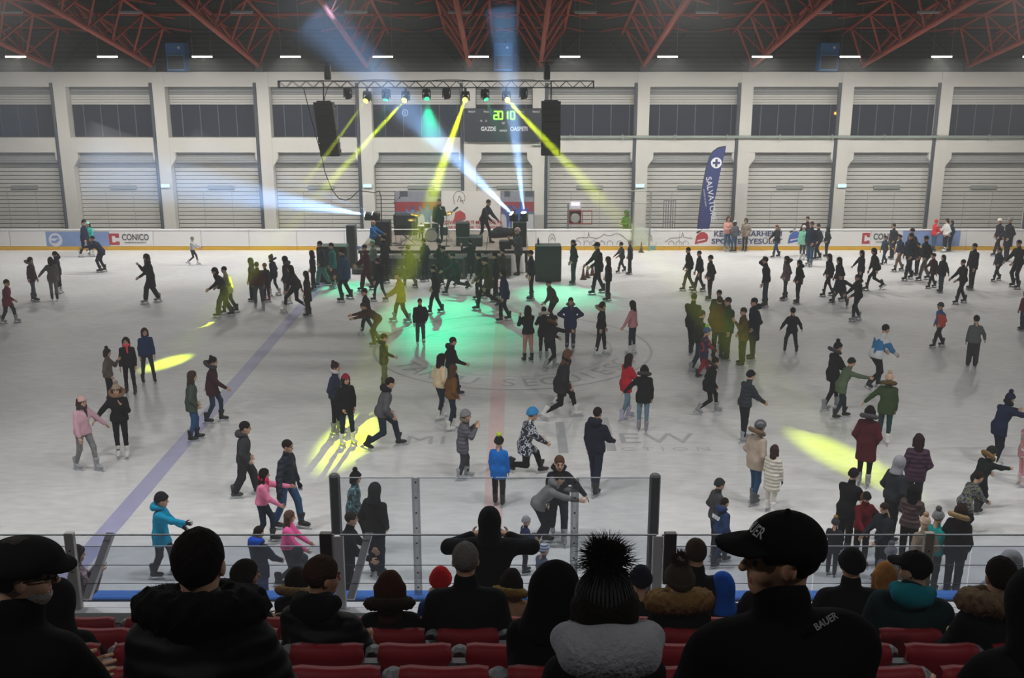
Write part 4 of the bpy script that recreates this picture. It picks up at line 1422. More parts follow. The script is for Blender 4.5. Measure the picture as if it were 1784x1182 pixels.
def template(kind, h):
    """shared shapes in head / neck / ankle space, grown once per resolution"""
    key = (kind, round(h, 4))
    if key in _TPL:
        return _TPL[key]
    lo, hi = (-.3, -.24, -.5), (.24, .24, .3)
    if kind == 'head':
        f, lo, hi = head_field, (-.16, -.13, -.27), (.16, .13, .15)
    elif kind == 'hand':
        f, lo, hi = hand_field, (-.07, -.07, -.07), (.2, .1, .05)
    elif kind == 'short':
        def f(X, Y, Z):
            d = ell(X, Y, Z, (-.013, 0, .032), (.104, .085, .1)) + ripple(X, Y, Z, .003, 90)
            d = smax(d, -ell(X, Y, Z, (.118, 0, -.045), (.078, .095, .105)), .012)
            d = smax(d, -cap(X, Y, Z, (.02, -.15, -.03), (.02, .15, -.03), .04), .01)
            return smax(d, -.085 - Z - .3 * X, .01)
        lo, hi = (-.15, -.12, -.16), (.14, .12, .17)
    elif kind == 'bald':
        def f(X, Y, Z):
            d = ell(X, Y, Z, (-.013, 0, .03), (.1, .081, .094)) + ripple(X, Y, Z, .002, 90)
            d = smax(d, .04 + X * .6 - .0 * Z, .01)
            d = smax(d, -cap(X, Y, Z, (.02, -.15, -.03), (.02, .15, -.03), .04), .01)
            return smax(d, -.085 - Z - .3 * X, .01)
        lo, hi = (-.15, -.12, -.16), (.14, .12, .17)
    elif kind in ('long', 'xlong', 'curly', 'pony', 'bun', 'bob'):
        def f(X, Y, Z):
            d = ell(X, Y, Z, (-.015, 0, .03), (.108, .09, .104))
            if kind in ('long', 'xlong', 'curly', 'bob'):
                e = {'long': -.2, 'xlong': -.33, 'curly': -.24, 'bob': -.1}[kind]
                w = .085 if kind != 'curly' else .1
                d = smin(d, cap(X, Y, Z, (-.055, 0, 0), (-.075, 0, e), .07, .055, 1.5 if kind != 'curly' else 1.7), .05)
                for s in (-1, 1):
                    d = smin(d, cap(X, Y, Z, (-.005, s * w, .0), (.0, s * (w + .012), e * .75), .03, .024), .03)
            elif kind == 'pony':
                d = smin(d, cap(X, Y, Z, (-.1, 0, .05), (-.15, 0, -.05), .03, .034), .03)
                d = smin(d, cap(X, Y, Z, (-.15, 0, -.05), (-.13, 0, -.2), .034, .012), .02)
            else:
                d = smin(d, np.sqrt((X + .075) ** 2 + Y ** 2 + (Z - .125) ** 2) - .042, .02)
            d = d + ripple(X, Y, Z, .009 if kind == 'curly' else .004, 75 if kind == 'curly' else 55)
            d = smax(d, -ell(X, Y, Z, (.12, 0, -.045), (.085, .08, .108)), .014)
            if kind in ('pony', 'bun'):
                d = smax(d, np.where(X > -.09, -.075 - Z - .5 * X, -1), .01)
            return d
        lo, hi = (-.25, -.21, -.44), (.14, .21, .21)
    elif kind == 'beanie':
        def f(X, Y, Z):
            pl = .012 + .33 * X - Z
            d = ell(X, Y, Z, (-.015, 0, .03), (.11, .094, .118))
            d = np.maximum(d, pl)
            cf = np.maximum(ell(X, Y, Z, (-.012, 0, .03), (.121, .104, .125)), np.maximum(pl, -pl - .045))
            return smin(d, cf, .008)
        lo, hi = (-.16, -.13, -.08), (.14, .13, .19)
    elif kind == 'pompom':
        def f(X, Y, Z):
            return np.sqrt((X + .035) ** 2 + Y ** 2 + (Z - .17) ** 2) - .052 + ripple(X, Y, Z, .012, 110)
        lo, hi = (-.14, -.1, .07), (.07, .1, .27)
    elif kind == 'ballcap':
        def f(X, Y, Z):
            pl = .024 + .2 * X - Z
            d = np.maximum(ell(X, Y, Z, (-.012, 0, .032), (.112, .093, .1)), pl)
            b = np.maximum(ell(X, Y, Z, (.085, 0, .054), (.1, .08, .09)), np.abs(Z - .056 + .12 * np.maximum(X - .09, 0) + 3.2 * Y * Y) - .007)
            d = smin(d, np.maximum(b, .06 - X), .008)
            return np.minimum(d, np.sqrt((X + .012) ** 2 + Y ** 2 + (Z - .133) ** 2) - .011)
        lo, hi = (-.16, -.13, -.08), (.23, .13, .19)
    elif kind == 'flatcap':
        def f(X, Y, Z):
            pl = .03 + .16 * X - Z
            d = np.maximum(ell(X, Y, Z, (.0, 0, .045), (.135, .11, .085)), pl)
            b = np.maximum(ell(X, Y, Z, (.09, 0, .05), (.085, .08, .09)), np.abs(Z - .046 + .25 * np.maximum(X - .09, 0) + 2 * Y * Y) - .008)
            return smin(d, np.maximum(b, .06 - X), .02)
        lo, hi = (-.18, -.15, -.05), (.21, .15, .18)
    elif kind == 'helmet':
        def f(X, Y, Z):
            d = ell(X, Y, Z, (-.012, 0, .04), (.132, .112, .118))
            return np.maximum(d, .0 + .2 * X - Z)
        lo, hi = (-.18, -.15, -.06), (.16, .15, .2)
    elif kind == 'hood_up':
        def f(X, Y, Z):
            d = ell(X, Y, Z, (-.025, 0, .012), (.13, .112, .142))
            d = smin(d, cap(X, Y, Z, (-.035, 0, -.06), (-.05, 0, -.21), .1, .13), .05)
            d = smax(d, -ell(X, Y, Z, (.13, 0, -.02), (.12, .074, .11)), .015)
            return smax(d, -.23 - Z, .01) + ripple(X, Y, Z, .003, 45)
        lo, hi = (-.22, -.2, -.27), (.16, .2, .19)
    elif kind == 'hood':
        def f(X, Y, Z):
            d = ell(X, Y, Z, (-.115, 0, .01), (.075, .135, .085))
            d = smin(d, cap(X, Y, Z, (-.05, -.1, .03), (.04, -.07, .0), .045, .03), .05)
            d = smin(d, cap(X, Y, Z, (-.05, .1, .03), (.04, .07, .0), .045, .03), .05)
            return d + ripple(X, Y, Z, .006, 35)
        lo, hi = (-.24, -.2, -.13), (.12, .2, .15)
    elif kind == 'fur':
        def f(X, Y, Z):
            x, y = X + .06, Y
            q = np.sqrt((np.sqrt((x / 1.05) ** 2 + (y / 1.15) ** 2) - .115) ** 2 + (Z - .035 + .35 * X) ** 2) - .05
            return q + ripple(X, Y, Z, .011, 85)
        lo, hi = (-.28, -.26, -.12), (.16, .26, .2)
    elif kind == 'scarf':
        def f(X, Y, Z):
            q = np.sqrt((np.sqrt((X + .005) ** 2 + Y ** 2) - .085) ** 2 + ((Z - .05 + .25 * X) / 1.3) ** 2) - .036
            q = smin(q, cap(X, Y, Z, (.085, .02, .0), (.11, .03, -.2), .03, .028), .02)
            return q + ripple(X, Y, Z, .005, 70)
        lo, hi = (-.17, -.17, -.27), (.2, .17, .16)
    elif kind == 'backpack':
        def f(X, Y, Z):
            q = np.sqrt(np.maximum(np.abs(X + .2) - .05, 0) ** 2 + np.maximum(np.abs(Y) - .1, 0) ** 2 + np.maximum(np.abs(Z + .22) - .15, 0) ** 2) - .04
            for s in (-1, 1):
                q = np.minimum(q, cap(X, Y, Z, (-.16, s * .1, -.06), (.06, s * .12, -.02), .022))
            return q
        lo, hi = (-.33, -.2, -.45), (.12, .2, .06)
    elif kind == 'boot':
        def f(X, Y, Z):
            d = cap(X, Y, Z, (-.012, 0, .14), (-.005, 0, -.03), .062, .05)
            d = smin(d, ell(X, Y, Z, (.055, 0, -.05), (.135, .048, .05)), .035)
            d = smin(d, cap(X, Y, Z, (.03, 0, .12), (.05, 0, .17), .045, .035), .03)
            return smax(smax(d, -.09 - Z, .006), Z - .17, .01)
        lo, hi = (-.12, -.1, -.12), (.23, .1, .2)
    elif kind == 'shoe':
        def f(X, Y, Z):
            d = cap(X, Y, Z, (-.01, 0, .06), (-.005, 0, -.03), .05, .048)
            d = smin(d, ell(X, Y, Z, (.055, 0, -.05), (.14, .048, .045)), .035)
            return smax(smax(d, -.085 - Z, .006), Z - .08, .01)
        lo, hi = (-.12, -.1, -.12), (.23, .1, .12)
    P, Q = surfnet(f, lo, hi, h)
    mi = head_parts(P, Q) if kind == 'head' else None
    _TPL[key] = (P, Q, mi)
    return _TPL[key]


_TME = {}


def tmesh(kind, h):
    key = (kind, round(h, 4))
    if key not in _TME:
        P, Q, _ = template(kind, h)
        _TME[key] = mesh_from(kind, P, Q, mats=(None,), smooth=True)
    return _TME[key]


def blade_mesh():
    if 'blade' not in _TME:
        b = MB()
        b.box((-.1, -.02, -.1), (-.02, .02, -.088)).box((.06, -.02, -.1), (.17, .02, -.088))
        b.box((-.085, -.012, -.128), (-.035, .012, -.1)).box((.08, -.012, -.128), (.15, .012, -.1))
        b.prism([(-.12, -.128), (-.11, -.155), (.17, -.155), (.2, -.145), (.205, -.128)], -.006, .006)
        _TME['blade'] = b.mesh('blade')
        _TME['blade'].materials.append(None)
    return _TME['blade']


ARMS = {'down': (4, 9, 12, 4), 'out': (8, 32, 18, 20), 'wide': (5, 62, 10, 60), 'fwd': (48, 12, 18, 6), 'reach': (72, 10, 8, 4),
        'back': (-32, 14, 14, 8), 'pocket': (-14, 20, 52, -18), 'face': (38, 14, 108, -26), 'hip': (-22, 42, 62, -58), 'side': (10, 42, 8, 38),
        'cross': (22, 12, 72, -52), 'up': (150, 18, 14, 6), 'phone': (66, 22, 62, -14), 'lap': (22, 12, 52, -22), 'low': (30, 10, 24, -6),
        'swing': (24, 12, 40, -8), 'binoc': (62, 58, 62, -62), 'over': (118, 34, 92, -40)}
POSE = {'stand': dict(st=.07, w=.1, lean=2), 'glide': dict(st=.34, w=.09, lean=7, bend=.03), 'push': dict(st=.72, w=.1, lean=16, bend=.05, lift=.07),
        'walk': dict(st=.46, w=.08, lean=6, bend=.015), 'lean': dict(st=.22, w=.12, lean=38, bend=.07), 'crouch': dict(st=.3, w=.15, lean=50, bend=.2),
        'wide': dict(st=.12, w=.27, lean=8, bend=.05), 'kick': dict(st=.5, w=.14, lean=4, bend=.02, lift=.1), 'sit': dict(sit=1, w=.13, lean=6)}
SKIN, SKIN2 = 'c29a80', 'b08a72'


def unit(v):
    return v / (np.linalg.norm(v) + 1e-9)


def ik(a, b, l1, l2, fwd):
    d = b - a
    L = np.linalg.norm(d)
    L = min(L, (l1 + l2) * .999)
    u = unit(d)
    x = (l1 * l1 - l2 * l2 + L * L) / (2 * L)
    r = math.sqrt(max(l1 * l1 - x * x, 0))
    n = unit(fwd - u * np.dot(fwd, u))
    return a + u * x + n * r


def skeleton(pose, arms, kid=False, girl=False, over=None, shoes=False):
    p = dict(POSE[pose])
    p.update(over or {})
    st, w, lean, bend, lift = p.get('st', 0), p.get('w', .1), math.radians(p.get('lean', 0)), p.get('bend', 0), p.get('lift', 0)
    l1, l2, tor, shw = .44, .415, .50, .155 if girl else .178
    if kid:
        l1, l2, shw = .40, .37, .155
    az = .085 if shoes else .155
    J = {}
    fs = p.get('lead', 1)                                        # which leg is in front: 1 = left
    ankL = np.array([fs * st / 2, w, az])
    ankR = np.array([-fs * st / 2, -w, az])
    if lift:
        (ankR if fs > 0 else ankL)[2] += lift
    hip0 = -.16 * math.sin(lean)
    if p.get('sit'):
        pz = .52
        ankL = np.array([.46, w, az])
        ankR = np.array([.46, -w, az])
        pel = np.array([0, 0, pz])
    else:
        pz = 9
        for a in (ankL, ankR):
            q = (l1 + l2) ** 2 * .992 - (a[0] - hip0 * .5) ** 2 - (abs(a[1]) - .09) ** 2
            pz = min(pz, a[2] + math.sqrt(max(q, .1)) + .03)
        pel = np.array([hip0 * .5, 0, pz - bend])
    sd = np.array([math.sin(lean), 0, math.cos(lean)])
    fd = np.array([math.cos(lean), 0, -math.sin(lean)])
    hl = lean * p.get('neck', .35)
    hd = np.array([math.sin(hl), 0, math.cos(hl)])
    J['pel'], J['sd'], J['fd'] = pel, sd, fd
    J['waist'] = pel + sd * .17
    J['chest'] = pel + sd * .33 + fd * .005
    J['neck'] = pel + sd * tor
    J['head'] = J['neck'] + hd * .165 + np.array([.03 + .02 * math.sin(lean), 0, 0])
    J['hrot'] = (p.get('yaw', 0), math.degrees(hl) + p.get('nod', 4))
    J['lean'] = lean
    fw = np.array([1.0, 0, 0])
    for s, a, n in ((1, ankL, 'L'), (-1, ankR, 'R')):
        hip = pel + np.array([0, s * .088, -.02])
        J['hip' + n], J['ank' + n] = hip, a
        J['knee' + n] = ik(hip, a, l1, l2, np.array([1, 0, .8]) if p.get('sit') else np.array([1.0, s * .15, 0]))
    ar = arms.split(',')
    ar = ar * 2 if len(ar) == 1 else ar
    for s, spec, n in ((1, ar[0], 'L'), (-1, ar[1], 'R')):
        f1, o1, e1, o2 = [math.radians(q) for q in ARMS[spec]]
        sh = J['neck'] - sd * .1 + np.array([0, s * shw, 0])
        k = .9 if kid else 1.0
        u = np.array([math.sin(f1) * math.cos(o1), s * math.sin(o1), -math.cos(f1) * math.cos(o1)])
        v = np.array([math.sin(f1 + e1) * math.cos(o2), s * math.sin(o2), -math.cos(f1 + e1) * math.cos(o2)])
        J['sh' + n], J['el' + n] = sh, sh + u * .285 * k
        J['wr' + n] = J['el' + n] + v * .25 * k
        J['hd' + n] = v
    J['lift'] = ('R' if fs > 0 else 'L') if lift else None
    return J


def bounds(pts, pad):
    A = np.array(pts)
    return A.min(0) - pad, A.max(0) + pad


def body_field(J, X, Y, Z):
    d = cap(X, Y, Z, J['pel'], J['chest'], .1, .105, 1.25)
    d = smin(d, cap(X, Y, Z, J['chest'], J['neck'], .1, .05, 1.3), .05)
    d = smin(d, cap(X, Y, Z, J['neck'] - .05 * J['sd'], J['head'] * .5 + J['neck'] * .5, .056, .05), .03)
    for n in 'LR':
        d = smin(d, cap(X, Y, Z, J['hip' + n], J['knee' + n], .078, .05), .04)
        d = smin(d, cap(X, Y, Z, J['knee' + n], J['ank' + n], .05, .035), .02)
        d = smin(d, cap(X, Y, Z, J['sh' + n], J['el' + n], .045, .036), .03)
        d = smin(d, cap(X, Y, Z, J['el' + n], J['wr' + n], .036, .026), .02)
    return d


def jacket_field(J, X, Y, Z, style, bulk, girl, puff):
    hem = {'crop': .02, 'short': .1, 'mid': .22, 'long': .42, 'dress': .36}[style]
    sd, fd = J['sd'], J['fd']
    b = bulk
    bot = J['pel'] - sd * .02 - np.array([0, 0, max(hem, .02)])
    wr = .108 if girl else .122
    d = cap(X, Y, Z, J['pel'], J['chest'], .118 + b + (.01 if girl else 0), wr + b, 1.3 if not girl else 1.22)
    d = smin(d, cap(X, Y, Z, J['chest'] - sd * .05, J['neck'] - sd * .045, .112 + b, .06 + b * .5, 1.36), .06)
    d = smin(d, cap(X, Y, Z, J['pel'], bot, .12 + b, (.128 if hem < .3 else .15) + b, 1.25), .05)
    for n in 'LR':
        if hem > .04:
            k = min(1.0, (hem + .12) / .42)
            kn = J['hip' + n] + (J['knee' + n] - J['hip' + n]) * k
            d = smin(d, cap(X, Y, Z, J['hip' + n], kn, .1 + b * .7, .088 + b * .7), .07)
        d = smin(d, cap(X, Y, Z, J['sh' + n], J['el' + n], .063 + b * .8, .053 + b * .7), .075)
        d = smin(d, cap(X, Y, Z, J['el' + n], J['wr' + n], .054 + b * .7, .04 + b * .5), .03)
    d = d + ripple(X, Y, Z, .006 + puff * .004, 26, 1.0)
    # open hem: a plane across the bottom, following the lean a little
    pn = np.array([sd[0] * .5, 0, 1.0])
    hp = J['pel'] - np.array([0, 0, hem + .0])
    d = smax(d, -((X - hp[0]) * pn[0] + (Z - hp[2])) / np.linalg.norm(pn), .012)
    # sleeve ends keep clear of the hands
    d = np.minimum(d, cap(X, Y, Z, J['neck'] - sd * .03, J['neck'] + sd * .045 + fd * .008, .07 + b * .3, .066 + b * .3))
    return d


def trouser_field(J, X, Y, Z, fit):
    t0, k0, a0 = {'slim': (.092, .062, .047), 'jeans': (.1, .07, .06), 'baggy': (.112, .09, .085)}[fit]
    d = cap(X, Y, Z, J['pel'] + J['sd'] * .06, J['pel'] - np.array([0, 0, .05]), .11, .115, 1.28)
    for n in 'LR':
        an = J['ank' + n] + unit(J['knee' + n] - J['ank' + n]) * .05
        d = smin(d, cap(X, Y, Z, J['hip' + n], J['knee' + n], t0, k0), .04)
        d = smin(d, cap(X, Y, Z, J['knee' + n], an, k0, a0), .025)
    return d + ripple(X, Y, Z, .004, 34)


def frame_matrix(origin, xdir, zdir, scale=1.0):
    z = unit(zdir)
    y = unit(np.cross(z, xdir))
    x = np.cross(y, z)
    M = np.eye(4)
    M[:3, 0], M[:3, 1], M[:3, 2], M[:3, 3] = x * scale, y * scale, z * scale, origin
    return M


def xf(P, M):
    return P @ M[:3, :3].T + M[:3, 3]


def head_matrix(J, hs):
    yaw, nod = math.radians(J['hrot'][0]), math.radians(J['hrot'][1])
    z = np.array([math.sin(nod) * math.cos(yaw), math.sin(nod) * math.sin(yaw), math.cos(nod)])
    x = np.array([math.cos(nod) * math.cos(yaw), math.cos(nod) * math.sin(yaw), -math.sin(nod)])
    return frame_matrix(J['head'], x, z, hs)


def cmat(c, default='wool'):
    """'hex', 'hex/style' or 'print:name'"""
    if not isinstance(c, str):
        return c
    if c.startswith('print:'):
        return _M[('p', c[6:])]
    h, _, s = c.partition('/')
    return cloth(h, s or default)


def person(root, J, hv, jacket='1b1d22', style='mid', trousers='1a1c22', fit='jeans', hair='short:2a1f1a', hat=None, pom=None, feet='skate:15161a',
           skin=SKIN, gloves=None, fur=None, hood=None, up=None, scarf=None, bag=None, kid=False, girl=False, bulk=None, hs=None, fine=False, lod=1, puff=0):
    """hang the parts of one figure on ROOT (an Empty at the feet)"""
    hs = hs or (1.14 if kid else 1.0)
    if bulk is None:
        bulk = .012
    if isinstance(jacket, str) and jacket.endswith('puffer'):
        puff = 1
    # body: one continuous surface, head and hands grown on it
    P, Q = surfnet(lambda X, Y, Z: body_field(J, X, Y, Z), *bounds([J[k] for k in ('pel', 'neck', 'ankL', 'ankR', 'elL', 'elR', 'wrL', 'wrR', 'kneeL', 'kneeR')], .14), .036)
    VV, QQ, MI = [P], [Q], [np.zeros(len(Q), dtype=np.int32)]
    off = len(P)
    HM = head_matrix(J, hs)
    hh = {0: .016, 1: .012, 2: .0075}[lod]
    hp, hq, hm = template('head', hh)
    VV.append(xf(hp, HM)); QQ.append(hq + off); MI.append(hm); off += len(hp)
    gp, gq, _ = template('hand', {0: .013, 1: .0105, 2: .0065}[lod])
    for n, s in (('R', 1), ('L', -1)):
        inward = np.array([0.25, s * .9, .2])
        v = J['hd' + n]
        M = frame_matrix(J['wr' + n] + v * .02, v, np.cross(v, np.array([1.0, 0, .35]) - v * np.dot(v, np.array([1.0, 0, .35]))) * s, .92 if girl or kid else 1.0)
        gpp = gp.copy()
        q = gq + off
        if s < 0:
            gpp[:, 1] *= -1
            q = q[:, ::-1]
        VV.append(xf(gpp, M)); QQ.append(q); MI.append(np.full(len(gq), 3, dtype=np.int32)); off += len(gp)
    smat = mat(skin, rough=.55, noise=.06, spec=.3)
    me = mesh_from('body', np.concatenate(VV), np.concatenate(QQ), np.concatenate(MI),
                   (smat, mat('2a1d18', .3, noise=0), mat('a05a50', .5, noise=.05), cloth(gloves, 'knit') if gloves else smat), smooth=True)
    link('body', me, root)
    # clothes
    A, B = bounds([J[k] for k in ('pel', 'neck', 'shL', 'shR', 'elL', 'elR', 'wrL', 'wrR')], .17)
    hem = {'crop': .02, 'short': .1, 'mid': .22, 'long': .42, 'dress': .36}[style]
    A[2] = min(A[2], J['pel'][2] - hem - .06)
    if hem > .04:
        for n in 'LR':
            A = np.minimum(A, J['knee' + n] - .13) if hem > .3 else np.minimum(A, J['hip' + n] * .4 + J['knee' + n] * .6 - .13)
            B = np.maximum(B, J['knee' + n] + .13)
        A[2] = max(A[2], J['pel'][2] - hem - .06) if not J.get('sit') else A[2]
    P, Q = surfnet(lambda X, Y, Z: jacket_field(J, X, Y, Z, style, bulk, girl, puff), A, B, hv)
    link('jacket', mesh_from('jacket', P, Q, mats=(cmat(jacket),), smooth=True), root)
    A, B = bounds([J[k] for k in ('pel', 'ankL', 'ankR', 'kneeL', 'kneeR')], .17)
    P, Q = surfnet(lambda X, Y, Z: trouser_field(J, X, Y, Z, fit), A, B, hv)
    link('trousers', mesh_from('trousers', P, Q, mats=(cmat(trousers, 'jeans'),), smooth=True), root)
    # footwear
    kind, _, fc = feet.partition(':')
    for n in 'LR':
        d = J['ank' + n] - J['knee' + n]
        x = np.array([1.0, 0.0, 0.0])
        z = np.array([0, 0, 1.0])
        if J['lift'] == n:
            x, z = unit(np.array([.8, 0, -.45])), unit(np.array([.45, 0, .8]))
        M = Matrix(frame_matrix(J['ank' + n], x, z).tolist())
        bm = tmesh('boot' if kind == 'skate' else 'shoe', {0: .02, 1: .015, 2: .012}[lod])
        o = link('skate' if kind == 'skate' else 'shoe', bm, root, mat(fc, rough=.45, noise=.1))
        o.matrix_basis = M
        if kind == 'skate':
            link('blade', blade_mesh(), o, mat('b9bec4', rough=.3, metal=.6, noise=.05))
    # hair, hats, hoods
    HMm = Matrix(HM.tolist())
    th = {0: .018, 1: .013, 2: .0085}[lod]
    if hair:
        k, _, c = hair.partition(':')
        o = link('hair', tmesh(k, th), root, cloth(c, 'fur'))
        o.matrix_basis = HMm
    if hat:
        k, _, c = hat.partition(':')
        hname = {'beanie': 'beanie', 'ballcap': 'cap', 'flatcap': 'flat_cap', 'helmet': 'helmet'}[k]
        o = link(hname, tmesh(k, th), root, cmat(c, 'knit' if k == 'beanie' else 'wool') if k != 'helmet' else mat(c, rough=.3))
        o.matrix_basis = HMm
        if pom:
            link('pompom', tmesh('pompom', th), o, cloth(pom, 'fur'))
    NM = Matrix(frame_matrix(J['neck'] + J['sd'] * .02, J['fd'], J['sd'], 1.0).tolist())
    if up:
        o = link('hood', tmesh('hood_up', th), root, cmat(up))
        o.matrix_basis = HMm
    if hood:
        o = link('hood', tmesh('hood', th), root, cmat(hood))
        o.matrix_basis = NM
    if fur:
        o = link('fur_trim', tmesh('fur', th), root, cloth(fur, 'fur'))
        o.matrix_basis = NM
    if scarf:
        o = link('scarf', tmesh('scarf', th), root, cmat(scarf, 'knit'))
        o.matrix_basis = NM
    if bag:
        o = link('backpack', tmesh('backpack', .02), root, cmat(bag))
        o.matrix_basis = NM


def top_of(J, hs, hat, pom):
    return J['head'][2] + hs * (.125 if not hat else .15) + (.05 if pom else 0)


N_PEOPLE = [0]


def skater(x, yt, yb, face, pose, arms, label, z0=0.0, Y=None, group='skaters on the ice', head=None, **kw):
    """a figure whose feet meet the floor at pixel (x, yb) and whose head reaches row yt"""
    over = {k: kw.pop(k) for k in ('st', 'w', 'lean', 'bend', 'lift', 'lead', 'yaw', 'nod', 'neck', 'sit') if k in kw}
    kid, girl = kw.get('kid', False), kw.get('girl', False)
    feet = kw.get('feet', 'skate:15161a')
    J = skeleton(pose, arms, kid, girl, over, shoes=not feet.startswith('skate'))
    if over.get('sit') or pose == 'sit':
        J['sit'] = 1
    hs = kw.get('hs') or (1.14 if kid else 1.0)
    g = at_depth(x, yb, Y) if Y else ground(x, yb, z0)
    if Y is None and z0 == 0:
        g.y = min(g.y, YB - .36)
    base = Vector((g.x, g.y, z0))
    zt = at_depth(x, yt, g.y).z - z0
    s = zt / top_of(J, hs, kw.get('hat'), kw.get('pom'))
    s = max(.55, min(1.2, s))
    px_h = yb - yt
    hv = min(.034, max(.016, 1.25 / 60.0)) if px_h > 100 else (.026 if px_h > 75 else .033)
    lod = 1 if px_h > 85 else 0
    root = thing('person', label, 'person', base, math.radians(face), group)
    root.scale = (s, s, s)
    person(root, J, hv, lod=lod, **kw)
    N_PEOPLE[0] += 1
    return root
# ================================================================ SKATERS
pattern('winter_camo', ['10151f', '1c2740', 'c9ced6', '2a3550', '0d1118'], 11)
pattern('teal_camo', ['0f1a20', '1f3f4a', '5f8f97', '16242a', '2d5560'], 10)
pattern('dark_floral', ['121318', '1d2026', '7d8288', '15171c', '6f7434'], 16)
pattern('mauve_floral', ['4a4048', '8a7580', '5c4f58', 'a8949e'], 16)
pattern('bright_kid', ['c9566a', 'd98a86', '3f8f95', '8a3f52', 'd9c7c0'], 12)
pattern('grey_plaid', ['5a5c62', 'b9bbc0', '6d6f76', 'a0a2a8'], 7, 'wave')
pattern('blue_stripe', ['2f4470', 'b9c3d6', '2f4470', 'c9d0dc'], 6, 'wave')
pattern('white_blue', ['d4d8da', 'd4d8da', '2374a8', '2374a8'], 3)
pattern('orange_blue', ['c6482a', 'c6482a', '1f4f92', '1f4f92'], 2.5)
pattern('red_navy', ['a3242c', '1b2440', '1b2440', 'a3242c'], 5)
BLK, NVY, GRY = '17181d', '1b2233', '3c3e44'
WS, GS, BS = 'skate:d9d9d6', 'skate:8f9296', 'skate:15161a'
DJ, LJ, JN, TI = '1d2430', '5a7488', '2f4258', '131419'
S = skater
K = dict(kid=True)
G = dict(girl=True)

# --- far side, near the left boards
S(17, 487, 563, 0, 'walk', 'back,low', 'child in a magenta jacket and dark jeans skating at the left edge', jacket='6d1c3a', trousers='262c3c', hair='short:1d1715', feet=GS, **K)
S(60, 448, 525, 0, 'stand', 'down,side', 'girl in a plum jacket with grey hood fur holding hands, beside the grey coat', jacket='3a1f2c', trousers='4a5664', hair='bob:1c1514', fur='6c6562', st=.2, lead=-1, **G)
S(96, 448, 524, 110, 'stand', 'side,down', 'long-haired girl in a grey-brown coat holding the plum girl by the hand', jacket='5f5a58', style='mid', trousers='6d6c6a', hair='long:1c1514', **G)
S(105, 438, 512, 190, 'stand', 'down', 'dark haired skater in a navy jacket behind the grey-brown coat', jacket='232a3c', trousers='1a1c24', hair='pony:17130f', feet=WS, hood='232a3c', **G)
S(150, 382, 448, 0, 'walk', 'down', 'skater in a navy jacket with a beige scarf in front of the blue banner', jacket='1d2740', trousers='1a2030', hat='beanie:14161c', feet=WS, scarf='8a8078')
S(160, 386, 444, 250, 'stand', 'down', 'skater in a bright turquoise jacket and mint hat before the blue banner', jacket='2fb5a8', trousers='2a3444', hair='long:2a1f1a', hat='beanie:8fd8cc', feet=GS, **G)
S(179, 411, 474, 180, 'lean', 'reach,fwd', 'man in navy bending forward below the blue banner', jacket='1f2942', trousers='1c2233', lean=34, st=.12)
S(266, 442, 528, 205, 'walk', 'low,face', 'woman in a long black coat with a scarf, alone on the left ice', jacket='1c1c22', style='long', trousers='23252c', fit='baggy', hair='long:191414', scarf='5f5c60', feet=GS, **G)
S(337, 412, 462, 5, 'kick', 'fwd,fwd', 'small figure skater in a white jacket in front of the empty boards', jacket='bfbfc2', style='crop', trousers='33343c', fit='slim', hat='beanie:8b8a8c', feet=WS, **G)
# --- left centre groups
S(393, 465, 552, 190, 'walk', 'hip,low', 'man in a dark jacket and olive trousers leaning ahead in the yellow light', jacket='22262c', trousers='3c4426', fit='baggy', hat='beanie:17181a', lean=26, scarf='1b1d20')
S(402, 464, 546, 200, 'walk', 'hip,low', 'skater in a pale grey jacket lit yellow behind the leaning man', jacket='b5b596', trousers='2c2f36', hair='short:191614', lean=12)  # yellow of the light is mixed into the jacket colour
S(442, 450, 525, 180, 'stand', 'down', 'skater in an olive hooded jacket at the left of a tight group', jacket='3d4236', trousers='1c1e24', fit='baggy', up='3d4236')
S(453, 457, 539, 120, 'walk', 'pocket,down', 'man in a maroon jacket and blue jeans in a tight group', jacket='4c2220', style='short', trousers='3a4552', hair='short:3a3524', feet=GS)
S(466, 458, 527, 150, 'stand', 'side,down', 'skater in a dark plum jacket and red skates beside the maroon jacket', jacket='2c2230', trousers='3c2c34', hat='beanie:7c2a34', feet='skate:7c3038', **G)
S(479, 444, 515, 170, 'glide', 'pocket', 'girl in a navy coat and black leggings alone behind the left group', jacket='1c2338', style='mid', trousers=TI, fit='slim', hair='bun:1a1514', feet=WS, fur='2a2c34', **G)
S(502, 446, 530, 170, 'stand', 'pocket', 'girl in a dark grey jacket with bare-looking beige tights', jacket='2f3036', style='mid', trousers='8f7a70', fit='slim', hair='long:1f1815', hood='55565c', feet=WS, **G)
S(516, 462, 545, 175, 'push', 'side,back', 'girl in a plum top and black leggings striding with long dark hair', jacket='2b2430', style='short', trousers=TI, fit='slim', hair='long:1b1513', feet=WS, lean=12, **G)
S(538, 472, 552, 185, 'stand', 'down,side', 'girl in a long brown-black coat and black skates, nearest of the left row', jacket='2a2422', style='long', trousers='15161a', hair='long:191310', **G)
S(547, 437, 506, 185, 'stand', 'pocket', 'hooded figure in black before the left subwoofer', jacket='1c2026', style='mid', trousers='1a1c22', up='1c2026')
S(564, 420, 499, 195, 'walk', 'pocket', 'tall man in dark jacket and pale trousers tinted by teal light before the left subwoofer', jacket='22303a', style='mid', trousers='55807c', fit='baggy', hair='short:14161a')  # teal stage light is put into the trouser colour
S(582, 423, 503, 200, 'stand', 'down', 'skater in a bright teal jacket in front of the left subwoofer', jacket='1f6a68', style='mid', trousers='3c1f28', hair='short:14181a', feet=GS)
